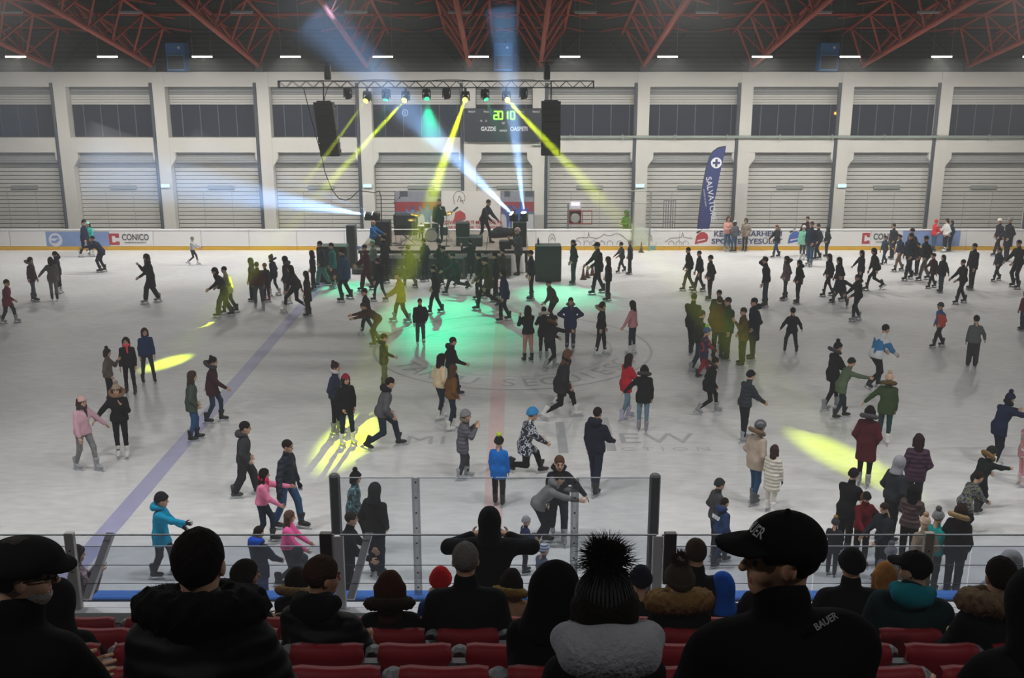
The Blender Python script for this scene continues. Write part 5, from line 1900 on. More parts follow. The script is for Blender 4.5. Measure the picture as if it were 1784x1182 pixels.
S(604, 428, 524, 170, 'wide', 'side,down', 'skater in a denim blue jacket, legs apart, beside the left subwoofer', jacket='2b4668', style='mid', trousers='1a1e26', hair='short:17161a')
S(641, 426, 506, 195, 'walk', 'low', 'skater in a dark red tracksuit beside the flight cases', jacket='4a1c24', style='short', trousers='4a1c24', fit='baggy', hair='short:17120f')
S(653, 418, 492, 200, 'stand', 'cross', 'person with a grey camouflage jacket and white hair at the stage corner', jacket='6a706c', style='short', trousers='20262a', hair='short:8f9090')
S(672, 409, 494, 160, 'stand', 'pocket', 'man in a black coat with his back turned at the left stage front', jacket='15181c', style='mid', trousers='15181c', hair='short:121214')
S(663, 450, 525, 165, 'walk', 'down,pocket', 'skater in black jacket and dark jeans below the left flight case', jacket='171c20', style='short', trousers='1d2630', fit='slim', hair='short:121214', bag='15181c')
S(641, 502, 583, 200, 'walk', 'down', 'child in a grey-brown jacket skating ahead of the bent olive skater', jacket='2c2a2e', style='short', trousers='262c3a', hair='short:2a201c', feet=WS, **K)
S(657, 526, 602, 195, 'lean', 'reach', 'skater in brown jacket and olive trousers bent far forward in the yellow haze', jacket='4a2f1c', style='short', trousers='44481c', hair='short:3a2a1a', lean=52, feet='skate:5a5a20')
S(700, 472, 562, 185, 'walk', 'low', 'child in a bright yellow jacket in the light beam', jacket='b59a14', style='mid', trousers='2f3022', hair='short:332818', feet=GS, lead=-1, **K)
S(715, 428, 501, 150, 'walk', 'pocket', 'skater in a coat tinted olive by the yellow beam before the stage', jacket='40441f', style='mid', trousers='33381f', hair='short:3a3a1a')  # green-yellow beam light is put into coat, trouser and hair colours
S(741, 415, 491, 150, 'stand', 'pocket', 'tall dark figure watching the drum kit from the ice', jacket='161c1e', style='mid', trousers='141a1c', hair='short:121416')
S(760, 463, 546, 190, 'walk', 'pocket', 'man in a long black jacket in the middle of the green ice', jacket='171a1f', style='mid', trousers='14161a', hair='short:121214')
S(768, 416, 497, 165, 'stand', 'cross', 'figure in a dark coat with small blue lights on the forehead', jacket='1a2422', style='mid', trousers='141a1c', hat='beanie:1c2430')
S(780, 428, 502, 195, 'push', 'low', 'striding skater in a dark green jacket within the crowd before the stage', jacket='1c2a26', style='short', trousers='171c1e', hair='short:141414')
S(797, 440, 513, 180, 'push', 'fwd,back', 'skater kicking one leg far back with a green-lit shoulder', jacket='1d3a34', style='short', trousers='151b1d', hair='short:203830', st=.85, lift=.2)  # hair and jacket colours carry the green light
S(821, 417, 489, 120, 'stand', 'phone', 'broad man in black with white skates watching the bending musician', jacket='131619', style='mid', trousers='15191b', hair='short:121214', feet=WS)
S(838, 441, 521, 195, 'glide', 'down', 'slim skater in black behind the long olive jacket', jacket='161a1c', style='short', trousers='141618', hair='short:141212')
S(851, 446, 539, 190, 'push', 'down,low', 'skater in a long olive-brown jacket striding on the green ice', jacket='3a3a22', style='mid', trousers='17191c', hair='short:2a241c', lean=9)
S(864, 440, 525, 180, 'stand', 'down', 'skater in a black anorak between the olive jacket and the blue coat', jacket='16191c', style='short', trousers='14171a', hair='short:14120f')
S(880, 469, 560, 195, 'glide', 'down', 'woman in a deep blue coat with big black boots on the green ice', jacket='18264c', style='mid', trousers='181c26', hair='bob:2a1e18', **G)
S(877, 433, 505, 170, 'stand', 'phone', 'man in an olive-brown jacket taking a picture of the stage', jacket='34301f', style='short', trousers='1c1e1c', hair='short:171512')
S(903, 393, 479, 200, 'stand', 'face', 'person in a grey coat and pink-white hat standing by the right stage corner', jacket='35383c', style='mid', trousers='1c2022', fit='slim', hat='beanie:b59a98', feet='shoe:1a1a1c', **G)
S(926, 436, 523, 190, 'stand', 'down', 'man in a dark teal suit of jacket and trousers left of the tall subwoofer', jacket='16242a', style='short', trousers='16222a', hair='short:141414', feet=BS)
S(999, 418, 496, 190, 'stand', 'pocket,down', 'man in a dark teal jacket and flared trousers right of the tall subwoofer', jacket='12262e', style='short', trousers='1a3a3c', fit='baggy', hair='short:121416', scarf='16262c')
S(1042, 418, 512, 200, 'walk', 'low,low', 'man in a cap and dark hip-length jacket beside the three cones', jacket='1d2620', style='mid', trousers='1c2424', hat='ballcap:15171a', hair='short:171512')
S(1059, 447, 525, 170, 'stand', 'pocket', 'girl with brown hair in a black coat beside the three cones', jacket='1c1a1e', style='mid', trousers='1a1c20', fit='slim', hair='long:3a2820', **G)
S(1083, 422, 475, 200, 'walk', 'low', 'child in grey carrying a cone near the boards', jacket='3c4046', style='short', trousers='2c3238', hair='short:1d1a18', **K)
S(1097, 418, 479, 170, 'stand', 'pocket', 'person in a dark coat and pale hat beside the child with the cone', jacket='2a2c32', style='mid', trousers='22262c', hat='beanie:8f9088')
# --- behind the far boards
S(1090, 367, 436, 210, 'stand', 'cross', 'figure tinted green behind the far boards at the end of the yellow beam', Y=52.2, group='people behind the boards', jacket='3a6a28', trousers='2a3a24', up='3a6a28', feet='shoe:1a1a1a')  # clothes coloured green in place of the light on them
# --- centre
S(733, 520, 604, 285, 'stand', 'pocket,down', 'skater in black jacket and grey trousers facing us on the green ice', jacket='16181d', style='short', trousers='3f4048', hair='short:2a211c', feet=WS, st=.2)
S(670, 581, 672, 5, 'stand', 'down,swing', 'boy in a black jacket with a bright yellow rim of light', jacket='15181a', style='mid', trousers='55574c', hair='short:2a2a1c', hood='15181a', feet=BS, **K)
S(964, 487, 566, 205, 'lean', 'low,pocket', 'skater in an olive-grey jacket leaning ahead behind the fur-hooded coat', jacket='44443a', style='short', trousers='1b1f24', hair='short:2a221c', lean=22)
S(920, 533, 632, 120, 'stand', 'face', 'girl in a black jacket with beige leggings and black skates', jacket='15161b', style='short', trousers='b58f80', fit='slim', hair='xlong:1a1310', st=.1, feet=BS, **G)
S(947, 535, 628, 95, 'stand', 'face', 'girl in a black coat with a white fur hood and black tights', jacket='14151a', style='mid', trousers=TI, fit='slim', hair='short:14100e', fur='c9bdb0', feet=GS, **G)
S(993, 518, 614, 268, 'stand', 'hip', 'man in an open dark coat over a blue sweater with hands on hips', jacket='1f2c52', style='mid', trousers='1f2a44', hair='short:1f1814', hood='15161a', scarf='5c5a58', feet=GS)
S(958, 551, 645, 35, 'push', 'low,reach', 'skater in a black coat with a brown fur hood reaching forward', jacket='1d1b1f', style='mid', trousers='141418', fit='slim', hair='short:241d18', fur='5c4526', feet=GS, st=.5)
S(1046, 526, 619, 340, 'stand', 'down,side', 'woman in black with pale hood fur holding the hand of the pink girl', jacket='14161a', style='short', trousers='1a1d24', hair='bob:2a1d16', fur='9a8674', feet=WS, st=.22, w=.16, **G)
S(1101, 524, 617, 150, 'stand', 'side,down', 'girl in a pink jacket and navy jeans with long dark hair', jacket='c98a92', style='short', trousers='20283c', fit='slim', hair='long:231a18', feet=WS, **G)
S(981, 628, 706, 20, 'push', 'pocket', 'skater in black mostly hidden behind the long-haired girl in dark grey', jacket='15161a', style='short', trousers='131418', hair='short:171311', feet=WS)
S(976, 610, 731, 10, 'push', 'pocket', 'girl in a long dark grey coat with very long brown hair and white skates', jacket='24242a', style='mid', trousers='101116', fit='slim', hair='xlong:5a4030', scarf='15161a', feet=WS, st=.78, **G)
S(1089, 617, 731, 25, 'walk', 'low', 'girl in a red coat and pale jeans with long dark hair', jacket='b01a2c', style='mid', trousers='6d8798', fit='slim', hair='xlong:2a1d18', feet='skate:b9b4cc', st=.3, **G)
S(1119, 637, 752, 80, 'stand', 'side,down', 'girl in a black coat and pale jeans seen from behind beside the red coat', jacket='14171a', style='mid', trousers='627c8c', fit='slim', hair='long:17120f', fur='3c3a3c', feet='skate:8f8894', **G)
S(786, 588, 693, 15, 'walk', 'back,swing', 'man in a black jacket with short brown hair behind the two long-haired girls', jacket='14151a', style='short', trousers='15171d', hair='short:2c211b', hood='2a2422')
S(767, 617, 732, 35, 'walk', 'pocket', 'girl in a cream jacket and navy jeans with curly black hair', jacket='d6c1a2', style='short', trousers='1c2434', fit='slim', hair='curly:1a1412', feet=WS, st=.2, **G)
S(787, 636, 751, 25, 'walk', 'pocket', 'girl in a mustard brown jacket with long brown hair and white skates', jacket='6a4822', style='short', trousers='1c2a36', fit='slim', hair='xlong:4a3426', feet=WS, st=.22, **G)
S(807, 713, 836, 10, 'walk', 'face', 'child in a grey coat and grey beanie holding hands to the mouth', jacket='55565f/puffer', style='mid', trousers='3a3c44', hat='beanie:77787c', scarf='6f655c', feet=GS, st=.2, **K)
S(915, 710, 833, 20, 'push', 'low', 'child in a black and white camouflage jacket with a blue beanie', jacket='print:winter_camo', style='mid', trousers='111216', hat='beanie:2f7fb5', feet=BS, st=.8, lift=.25, **K)
S(869, 756, 882, 75, 'stand', 'down', 'boy in a bright blue jacket with a black and lime beanie', jacket='1565b8', style='mid', trousers='16181e', hat='beanie:1c201c', pom='b5c83a', **K)
S(1036, 711, 861, 55, 'stand', 'down,swing', 'tall man in a navy hooded jacket and navy jeans walking away', jacket='181c2c', style='short', trousers='1c2436', hair='short:1a1412', hood='181c2c', st=.28)
S(972, 792, 940, 275, 'walk', 'side,down', 'boy in a dark jacket with brown hair skating toward the stand', jacket='171a22', style='short', trousers='22262e', hair='short:4a3424', hood='171a22', feet=GS, **K)
S(941, 824, 951, 0, 'lean', 'reach', 'boy in a grey hoodie bending far forward behind the glass', jacket='6d6e70', style='short', trousers='181b24', hair='short:171311', hood='6d6e70', lean=44)
S(914, 899, 1000, 15, 'stand', 'low', 'small child in a navy jacket with a grey striped beanie behind the glass', jacket='1d2a4c', style='short', trousers='23262e', hat='beanie:8b8d92', **K)
S(944, 947, 1072, 30, 'stand', 'low', 'small child in a grey-blue jacket with a blue striped beanie behind the glass', jacket='4c566c', style='mid', trousers='23262e', hat='beanie:print:blue_stripe', **K)
# --- left front
S(194, 604, 706, 10, 'stand', 'face,pocket', 'girl in a taupe jacket with a dark pompom beanie turned to the pink scarf', jacket='5c504a', style='short', trousers='15161b', fit='slim', hat='beanie:1d1d20', pom='232326', hair='bob:2a1f1a', **G)
S(229, 587, 688, 280, 'stand', 'down', 'girl in black with a bright coral scarf and long dark hair', jacket='15151b', style='short', trousers='121318', fit='slim', hair='long:1d1412', scarf='e0485a', feet='skate:3a2a2c', st=.2, w=.14, **G)
S(260, 571, 668, 300, 'stand', 'down', 'girl in a blue jacket with grey leggings and long brown hair', jacket='1c3056', style='short', trousers='2c3038', fit='slim', hair='long:3a2820', w=.17, **G)
S(152, 688, 820, 335, 'walk', 'side,down', 'girl in a pale pink jacket with a pink hat and grey trousers', jacket='c9a0ac', style='short', trousers='7d7c7e', fit='slim', hat='beanie:c4a09c', hair='long:3a2a24', scarf='3a3036', feet=GS, **G)
S(215, 664, 798, 285, 'stand', 'face,side', 'girl in a black fur-hooded jacket and taupe pompom beanie with white skates', jacket='14151c', style='short', trousers='15161c', fit='slim', hat='beanie:94806e', pom='8f7c6c', hair='long:3a241c', fur='7a6048', feet=WS, **G)
S(339, 647, 769, 20, 'walk', 'pocket', 'girl in a grey-green parka and blue jeans with wavy brown hair', jacket='3f4c42', style='mid', trousers='31527a', fit='slim', hair='curly:3a2a22', feet=BS, st=.16, **G)
S(374, 622, 737, 5, 'glide', 'back,low', 'girl in a plum coat with a grey fur hood and black hair', jacket='3a1c28', style='mid', trousers='22384c', fit='slim', hair='bun:141012', fur='3c3840', **G)
S(429, 735, 866, 10, 'walk', 'pocket', 'boy in a dark grey hooded jacket and baggy grey trousers', jacket='34363a', style='short', trousers='2c2d32', fit='baggy', hair='short:191412', hood='3a3c40', feet='skate:3c3e42', **K)
S(287, 857, 1006, 5, 'walk', 'low,reach', 'boy in a turquoise jacket and black beanie gliding by the left front', jacket='0f86ac', style='mid', trousers='34353f', hat='beanie:1f1e22', hood='0f86ac', gloves='1f1e24', st=.34, **K)
S(462, 817, 948, 5, 'glide', 'reach,low', 'girl in a pink sweater with long curly black hair reaching for a hand', jacket='d97a9c', style='crop', trousers='1d2a3c', fit='slim', hair='curly:1a1214', scarf='d92a5c', **G)
S(503, 766, 922, 345, 'walk', 'down,side', 'boy in a navy quilted jacket and blue jeans beside the pink sweater', jacket='161c2c/puffer', style='short', trousers='2f4a6c', hair='short:1f1713', gloves='1a1c24')
S(506, 890, 1020, 0, 'walk', 'low', 'girl in a hot pink hoodie with long light brown hair', jacket='e0609c', style='crop', trousers='32363e', fit='slim', hair='xlong:5a4034', bend=.12, **G)
S(458, 919, 1072, 60, 'stand', 'low', 'boy in a dark jacket with a royal blue hood behind the left glass', jacket='2c3448', style='mid', trousers='2a3f7c', hair='short:1f1815', hood='1a50c0')
S(523, 955, 1082, 30, 'stand', 'low', 'child in a dark grey hood beside the royal blue hood behind the left glass', jacket='2c2d32', style='mid', trousers='23242a', up='2c2d32', **K)
S(587, 631, 756, 350, 'stand', 'pocket', 'girl in a navy hooded jacket with a dark bun behind the red beanie', jacket='262c44', style='short', trousers='131419', fit='slim', hair='bun:2a1c18', scarf='b9b4b8', feet=GS, **G)
S(606, 650, 775, 310, 'stand', 'pocket', 'girl in black with a dark red beanie standing in the yellow light pool', jacket='16141a', style='mid', trousers='1c2a3a', fit='slim', hat='beanie:8a1c30', hair='long:1f1412', feet=WS, w=.14, **G)
S(668, 659, 783, 15, 'push', 'pocket', 'young man in a grey and black jacket striding out of the yellow light pool', jacket='55555a', style='short', trousers='1d2c3c', hair='short:1a1412', hood='1c1d22', lean=20)
S(619, 816, 962, 0, 'walk', 'pocket', 'girl in a teal patterned jacket with a black beanie behind the thick dark post', jacket='print:teal_camo', style='mid', trousers='14161c', fit='slim', hat='beanie:15161a', pom='15161a', hair='bob:1a1412', **G)
S(657, 844, 1005, 60, 'stand', 'pocket', 'tall skater in a long black coat with a white sleeve stripe behind the glass', jacket='16171b', style='mid', trousers='1d2330', fit='baggy', hair='short:2a2628', up='1c1d21')
S(609, 893, 1064, 5, 'stand', 'low', 'young man with cropped hair in profile beside the thick dark post', jacket='17171c', style='mid', trousers='17171c', hair='short:2a1f1a', lean=8, nod=0)
# --- right centre, in the green beam
S(1199, 431, 506, 190, 'walk', 'pocket', 'slim boy in black skating first of the three in the green beam', jacket='181b1e', style='short', trousers='1c2618', hair='short:151212')  # green light on the trousers is part of their colour
S(1218, 437, 509, 190, 'walk', 'down', 'skater in a navy anorak second of the three in the green beam', jacket='1b2330', style='short', trousers='1a2022', hair='short:151314')
S(1236, 444, 523, 190, 'stand', 'pocket', 'skater in a long dark plaid coat third of the three in the green beam', jacket='2a2a2a', style='mid', trousers='232a22', hat='beanie:1c241c')
S(1249, 505, 600, 240, 'stand', 'pocket', 'black haired man at the back of the huddle in the green beam', jacket='2a3320', style='mid', trousers='181a1c', hair='short:17141a')
S(1203, 512, 615, 60, 'walk', 'fwd,down', 'tall skater in a black jacket at the left of the huddle', jacket='171b1e', style='mid', trousers='161a22', hair='short:2c4420')  # hair colour includes the green light falling on him
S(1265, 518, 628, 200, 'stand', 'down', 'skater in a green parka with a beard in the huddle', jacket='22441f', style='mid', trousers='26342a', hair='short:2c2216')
S(1214, 541, 648, 20, 'walk', 'pocket', 'youngster in an olive jacket and jeans behind the bright child', jacket='262a22', style='short', trousers='26364c', hair='short:2c2a1c', feet=GS)
S(1249, 517, 627, 95, 'stand', 'pocket,reach', 'man in a rust brown jacket with his back to us in the huddle', jacket='5a3016', style='mid', trousers='141518', hair='short:3c3218')
S(1224, 567, 658, 15, 'walk', 'low', 'small child in a red and navy suit with a blue and green beanie', jacket='print:red_navy', style='mid', trousers='8a2430', hat='beanie:24508a', pom='7ac84a', **K)
S(1310, 519, 628, 190, 'stand', 'pocket', 'black haired man in a navy coat behind the mustard jacket', jacket='1d2434', style='long', trousers='1a2430', hair='short:151318', hood='1d2434')
S(1292, 536, 638, 185, 'stand', 'face,pocket', 'skater in a long mustard olive jacket with hand at the face', jacket='5c4c1c', style='mid', trousers='2a3a1a', fit='baggy', hair='short:3a3216', w=.14)
S(1377, 537, 615, 85, 'wide', 'out', 'boy in black with arms spread alone right of the huddle', jacket='171c22', style='short', trousers='1a2630', hair='short:14161a', w=.2, **K)
S(1332, 448, 536, 165, 'stand', 'down,over', 'man in a dark jacket and blue jeans raising one arm over his head', jacket='1c2024', style='short', trousers='2c4048', hair='short:15171a', lean=6)
S(1367, 446, 523, 190, 'stand', 'pocket', 'girl in a dusty pink jacket with a fur hood and jeans', jacket='6a5a5e', style='mid', trousers='2c3e42', fit='slim', hair='long:1a1616', fur='3a3436', st=.18, **G)
S(1389, 453, 529, 190, 'stand', 'pocket', 'girl in a black coat close behind the dusty pink jacket', jacket='15171b', style='mid', trousers='15181c', fit='slim', hair='bob:151314', hood='15171b', **G)
S(1442, 442, 516, 190, 'walk', 'pocket', 'skater in a black jacket with a hood behind the crouching boy', jacket='181820', style='mid', trousers='181a20', fit='slim', hair='long:151315', **G)
S(1459, 448, 526, 190, 'walk', 'pocket', 'girl with long black hair right behind the crouching boy', jacket='171a20', style='mid', trousers='191c22', hair='long:141214', **G)
S(1463, 473, 532, 245, 'crouch', 'wide,low', 'boy in a navy jacket and grey trousers crouching with legs spread', jacket='171e30', style='short', trousers='44484c', hair='short:15161c', w=.3, lean=35, **K)
S(1497, 436, 506, 190, 'stand', 'down,side', 'girl in a black coat holding hands with the striding girl', jacket='16171c', style='mid', trousers='16181c', hair='long:151216', **G)
S(1523, 432, 505, 185, 'push', 'side,down', 'girl in a black jacket and leggings striding hand in hand', jacket='15161b', style='short', trousers='14161b', fit='slim', hair='bob:1a1416', **G)
S(1491, 478, 559, 190, 'glide', 'low', 'skater in a black hooded jacket skating alone right of the crouching boy', jacket='161a1e', style='short', trousers='191e28', hair='short:1a1416', hood='161a1e', feet=GS)
S(1232, 623, 722, 10, 'push', 'pocket', 'young woman in a black jacket and leggings striding with a brown bun', jacket='15181c', style='mid', trousers='121419', fit='slim', hair='bun:241a15', fur='3a342c', feet=GS, st=.62, **G)
S(1294, 645, 770, 20, 'stand', 'low', 'man in a slate quilted jacket with a dark beanie seen from behind', jacket='232a34/puffer', style='short', trousers='1d2028', hat='beanie:191a20', feet=GS, lean=10, st=.14)
S(1311, 733, 879, 30, 'walk', 'pocket', 'woman in a beige coat with a shiny patterned helmet and jeans', jacket='a8988a', style='mid', trousers='274a6c', fit='slim', hat='helmet:55565c', fur='6c5a48', feet='skate:55575c', st=.14, **G)
S(1341, 776, 893, 50, 'stand', 'down', 'woman in a white coat and white trousers with long brown hair', jacket='c9c4b8/puffer', style='long', trousers='cfcac0', fit='slim', hair='long:3a2826', gloves='191a1c', feet=WS, **G)
S(1243, 833, 975, 10, 'stand', 'pocket', 'young man in a grey jacket and dark beanie before the cap wearer', jacket='3a3b3e', style='short', trousers='20242c', hat='beanie:2a2d30')
hoodie = S(1252, 869, 986, 25, 'walk', 'pocket', 'boy in a navy hoodie with white print on the back', jacket='23385c', style='short', trousers='22304c', hair='short:201814', hood='23385c')
lettering('NYU', .13, mat('c9ccd2', rough=.8), hoodie, (-.15, .02, 1.3), (math.radians(84), 0, math.radians(-90)), extrude=.012, name='back_print', bold=.006)
S(1446, 592, 714, 15, 'walk', 'low', 'woman in black with a black pompom beanie skating toward the sage coat', jacket='15171c', style='mid', trousers='14161b', fit='slim', hat='beanie:17171c', pom='17171c', fur='3c3a40', feet=GS, **G)
S(1462, 623, 730, 5, 'walk', 'side,reach', 'woman in a sage green coat and black beanie leaning forward', jacket='55644e', style='mid', trousers='202e38', fit='slim', hat='beanie:191a1c', lean=22, st=.34, **G)
S(1538, 647, 775, 70, 'stand', 'side,down', 'girl in an olive parka with a pale pink pompom beanie and white skates', jacket='33432a', style='mid', trousers='1f3a40', fit='slim', hat='beanie:c4a48c', pom='b59682', fur='5c4a2c', feet=WS, **G)
S(1521, 567, 678, 25, 'push', 'low', 'man in a white and blue sports jacket leaning into a stride', jacket='print:white_blue', style='short', trousers='171b22', hair='short:171214', lean=24, st=.5)
S(1634, 526, 605, 190, 'walk', 'pocket', 'boy in an orange and blue jacket with a grey beanie', jacket='print:orange_blue', style='short', trousers='1a1e26', hat='beanie:3f4a4c', **K)
S(1692, 550, 641, 85, 'stand', 'down,out', 'boy in a grey sweater and dark grey trousers seen from behind', jacket='5c5f62', style='short', trousers='33343a', fit='baggy', hair='short:15151a', **K)
S(1503, 708, 848, 60, 'stand', 'pocket', 'woman in a maroon coat with a grey fur hood standing in the yellow pool', jacket='4a161e', style='long', trousers='121318', fit='slim', hair='bob:17110f', fur='4a484c', feet=GS, **G)
S(1587, 757, 900, 80, 'stand', 'pocket', 'woman in a purple jacket with long dark hair at the yellow pool', jacket='3a2036/puffer', style='mid', trousers='2a2c30', hair='long:2a1c1a', **G)
S(1733, 681, 814, 15, 'walk', 'reach', 'man in navy with a navy pompom beanie pushing a small child', jacket='16203c', style='mid', trousers='171c2a', hat='beanie:141a30', pom='141a30', scarf='15181f', feet=WS, lean=18, st=.2)
S(1779, 726, 848, 10, 'stand', 'low', 'small child in a bright patterned jacket and pink trousers at the right edge', jacket='print:bright_kid', style='mid', trousers='c48a92', hat='beanie:6a7a5c', feet='skate:c9b4b4', hair=None, **K)
S(1700, 779, 893, 20, 'lean', 'low,reach', 'boy in a dark green jacket with a brown fur hood bending ahead', jacket='151c1e', style='mid', trousers='141a22', hat='beanie:1f2224', fur='7a5f3c', lean=26, **K)
S(1676, 824, 930, 15, 'crouch', 'low', 'boy in a dark floral jacket leaning over low', jacket='print:dark_floral', style='mid', trousers='15171c', hair='short:221814', lean=30, bend=.08, **K)
S(1468, 818, 968, 40, 'stand', 'low', 'man in black with a black beanie in the crowd by the near boards', jacket='14151a', style='mid', trousers='14151a', hat='beanie:1c1a1e', lean=12)
S(1547, 797, 946, 20, 'stand', 'pocket', 'man in a slate jacket with a pale grey hood up in the yellow pool', jacket='2a2d34', style='short', trousers='1a1c22', up='8c8d94', lean=8)
S(1496, 855, 986, 280, 'stand', 'hip,low', 'girl in a dark red jacket and black cap looking down', jacket='5c101c', style='short', trousers='1a1618', hat='beanie:17181c', hair='bob:5a4030', nod=30, **G)
S(1531, 876, 1012, 200, 'stand', 'low', 'brown haired boy in a dark jacket between the red jacket and the curly hair', jacket='1c2228', style='short', trousers='1a1c22', hair='short:2c1f1a', nod=16)
S(1577, 846, 988, 60, 'stand', 'low', 'girl with long curly black hair and a dusty brown shiny jacket', jacket='4a383a/puffer', style='short', trousers='15161a', hair='curly:121012', **G)
S(1598, 895, 1050, 100, 'stand', 'pocket', 'woman in a beige fur coat with a cream pompom beanie', jacket='8a7a68/fur', style='mid', trousers='2a2c30', hat='beanie:b5a08c', pom='9c8468', **G)
S(1618, 885, 1030, 40, 'stand', 'low', 'child with a grey pompom beanie and a turquoise jacket in the crowd', jacket='14908c', style='short', trousers='2a2c30', hat='beanie:77787a', pom='4a4b4d', **K)
S(1655, 879, 1042, 40, 'stand', 'pocket', 'woman with dark brown hair and a black coat with a tan fur hood', jacket='17161a', style='mid', trousers='20242e', hair='long:2a1c17', fur='8a7350', **G)
S(1447, 900, 1003, 60, 'stand', 'low', 'small child with a grey beanie and a tan pompom', jacket='23242a', style='mid', trousers='1c1d22', hat='beanie:3a3a3e', pom='8a6a40', **K)
S(1537, 946, 1096, 50, 'stand', 'low', 'child in a pale grey beanie behind the right glass', jacket='55565c', style='mid', trousers='2c2d33', hat='beanie:85868c', pom='55565a', **K)
# --- far right
S(1264, 377, 437, 280, 'stand', 'cross', 'girl in a pink jacket with long brown hair by the lettering on the boards', jacket='c9968c', style='short', trousers='3f6080', fit='slim', hair='long:4a3430', feet=GS, **G)
S(1278, 384, 440, 120, 'stand', 'pocket', 'skater in a grey jacket and white cap by the lettering on the boards', jacket='55585c', style='short', trousers='33506c', hair='bob:33302e', hat='beanie:c4c4c0', feet=BS)
S(1294, 380, 436, 230, 'stand', 'pocket', 'woman in a beige coat by the lettering on the boards', jacket='8f8474', style='mid', trousers='33343a', fit='slim', hair='bob:3c2e2a', **G)
S(1352, 392, 449, 200, 'walk', 'low', 'skater in a black jacket with pale collar crossing the board lettering', jacket='202428', style='short', trousers='33455c', hair='short:6a3a30', hood='6c645c')
S(1403, 377, 447, 230, 'stand', 'low', 'tall man in dark plum behind the mint jacket', jacket='2c2428', style='short', trousers='24262c', hair='short:2c2422')
S(1397, 392, 453, 240, 'stand', 'down', 'girl in a mint green jacket with a white beanie', jacket='86cfb0', style='mid', trousers='33485c', fit='slim', hat='beanie:c9c6c2', feet=WS, **G)
S(1410, 386, 464, 215, 'stand', 'pocket', 'man in a navy coat and blue jeans beside the mint jacket', jacket='1c2a3c', style='mid', trousers='3f5c78', hair='short:4a2c28', feet=GS)
S(1424, 390, 453, 190, 'glide', 'pocket', 'man in a black jacket right of the navy coat by the boards', jacket='1d2630', style='short', trousers='232a30', hair='short:2a2c2a')
S(1439, 395, 448, 190, 'stand', 'pocket', 'skater in dark teal, rightmost of the group around the mint jacket', jacket='1c3034', style='mid', trousers='1d3a3c', up='1c3034')
S(1553, 390, 452, 200, 'stand', 'pocket', 'skater in a dark hooded coat before the white advert by the right group', jacket='2a2d33', style='mid', trousers='2a3038', hair='short:2a2624')
S(1540, 411, 461, 205, 'walk', 'wide,down', 'skater in a grey jacket stretching one arm out toward the boards', jacket='33424f', style='short', trousers='2c3c4c', hair='short:2a2826')
S(1565, 409, 473, 190, 'walk', 'pocket', 'skater in a navy quilted jacket and tan trousers in the right group', jacket='1c2840/puffer', style='short', trousers='7a6a55', hair='short:2a2420')
S(1584, 397, 470, 200, 'stand', 'pocket', 'tall man with a bobble hat in the middle of the right group', jacket='22282e', style='mid', trousers='1c2026', hat='beanie:24282c')
S(1582, 406, 488, 205, 'walk', 'pocket', 'man in a dark jacket nearest in the middle of the right group', jacket='1d232a', style='mid', trousers='1c222c', hair='short:33281f')
S(1596, 423, 480, 195, 'stand', 'pocket', 'skater carrying a brown bag in the right group', jacket='23201f', style='short', trousers='20242a', hair='short:1d1a1a', bag='4a3430')
S(1609, 411, 488, 190, 'walk', 'pocket', 'man in black with grey-tan trousers in the right group', jacket='181d25', style='short', trousers='66645c', hair='short:1a1818')
S(1623, 441, 502, 195, 'walk', 'side,low', 'child in a dark maroon jacket holding hands in the right group', jacket='33161c', style='mid', trousers='1d2024', hair='short:2a1a1c', **K)
S(1638, 444, 510, 200, 'stand', 'side,down', 'girl in a black coat with long hair beside the maroon child', jacket='17191f', style='mid', trousers='3a4a55', fit='slim', hair='long:151214', **G)
S(1624, 382, 438, 10, 'stand', 'fwd,low', 'skater in a coral red jacket and red beanie by the blue banner', jacket='d0303c', style='short', trousers='3f5c80', hat='beanie:d0303c', **G)
S(1645, 381, 440, 190, 'stand', 'pocket,low', 'person in a white jacket and black trousers by the blue banner', jacket='d9d9d4', style='short', trousers='23262c', hair='bob:1f1a1a', feet=WS, **G)
S(1653, 384, 438, 180, 'stand', 'pocket', 'skater in navy half hidden behind the white jacket', jacket='22304a', style='short', trousers='2a3444', hair='bob:2c2a2c', feet=BS)
S(1691, 424, 505, 190, 'stand', 'down', 'tall man in a black coat skating right of the maroon child', jacket='171a1f', style='mid', trousers='16191d', hair='short:141417')
S(1673, 452, 529, 190, 'walk', 'low', 'skater in a dark jacket in front of the tall man in black', jacket='161a20', style='short', trousers='181c24', hair='short:141417')
S(1737, 380, 446, 190, 'walk', 'pocket', 'skater in dark clothes with a white beanie at the right boards', jacket='23262e', style='mid', trousers='33222c', hat='beanie:dadad4', **G)
S(1752, 378, 455, 190, 'stand', 'pocket', 'tall woman in a long dark coat and grey beanie at the right boards', jacket='1d2028', style='long', trousers='22242c', hat='beanie:7c7a7a', **G)
S(1736, 431, 490, 195, 'walk', 'pocket', 'child in dark navy skating before the long dark coat', jacket='1f2730', style='short', trousers='1b222a', hair='short:2a2c2c', **K)
S(1769, 418, 502, 195, 'wide', 'low', 'man in black with arms ahead at the right edge', jacket='15181c', style='short', trousers='15181d', hair='short:14151a', w=.2)
S(1780, 507, 576, 190, 'stand', 'down', 'child in a dark red jacket cut by the right edge', jacket='5c1f2c', style='short', trousers='22304c', hair='short:2a1c1a', **K)

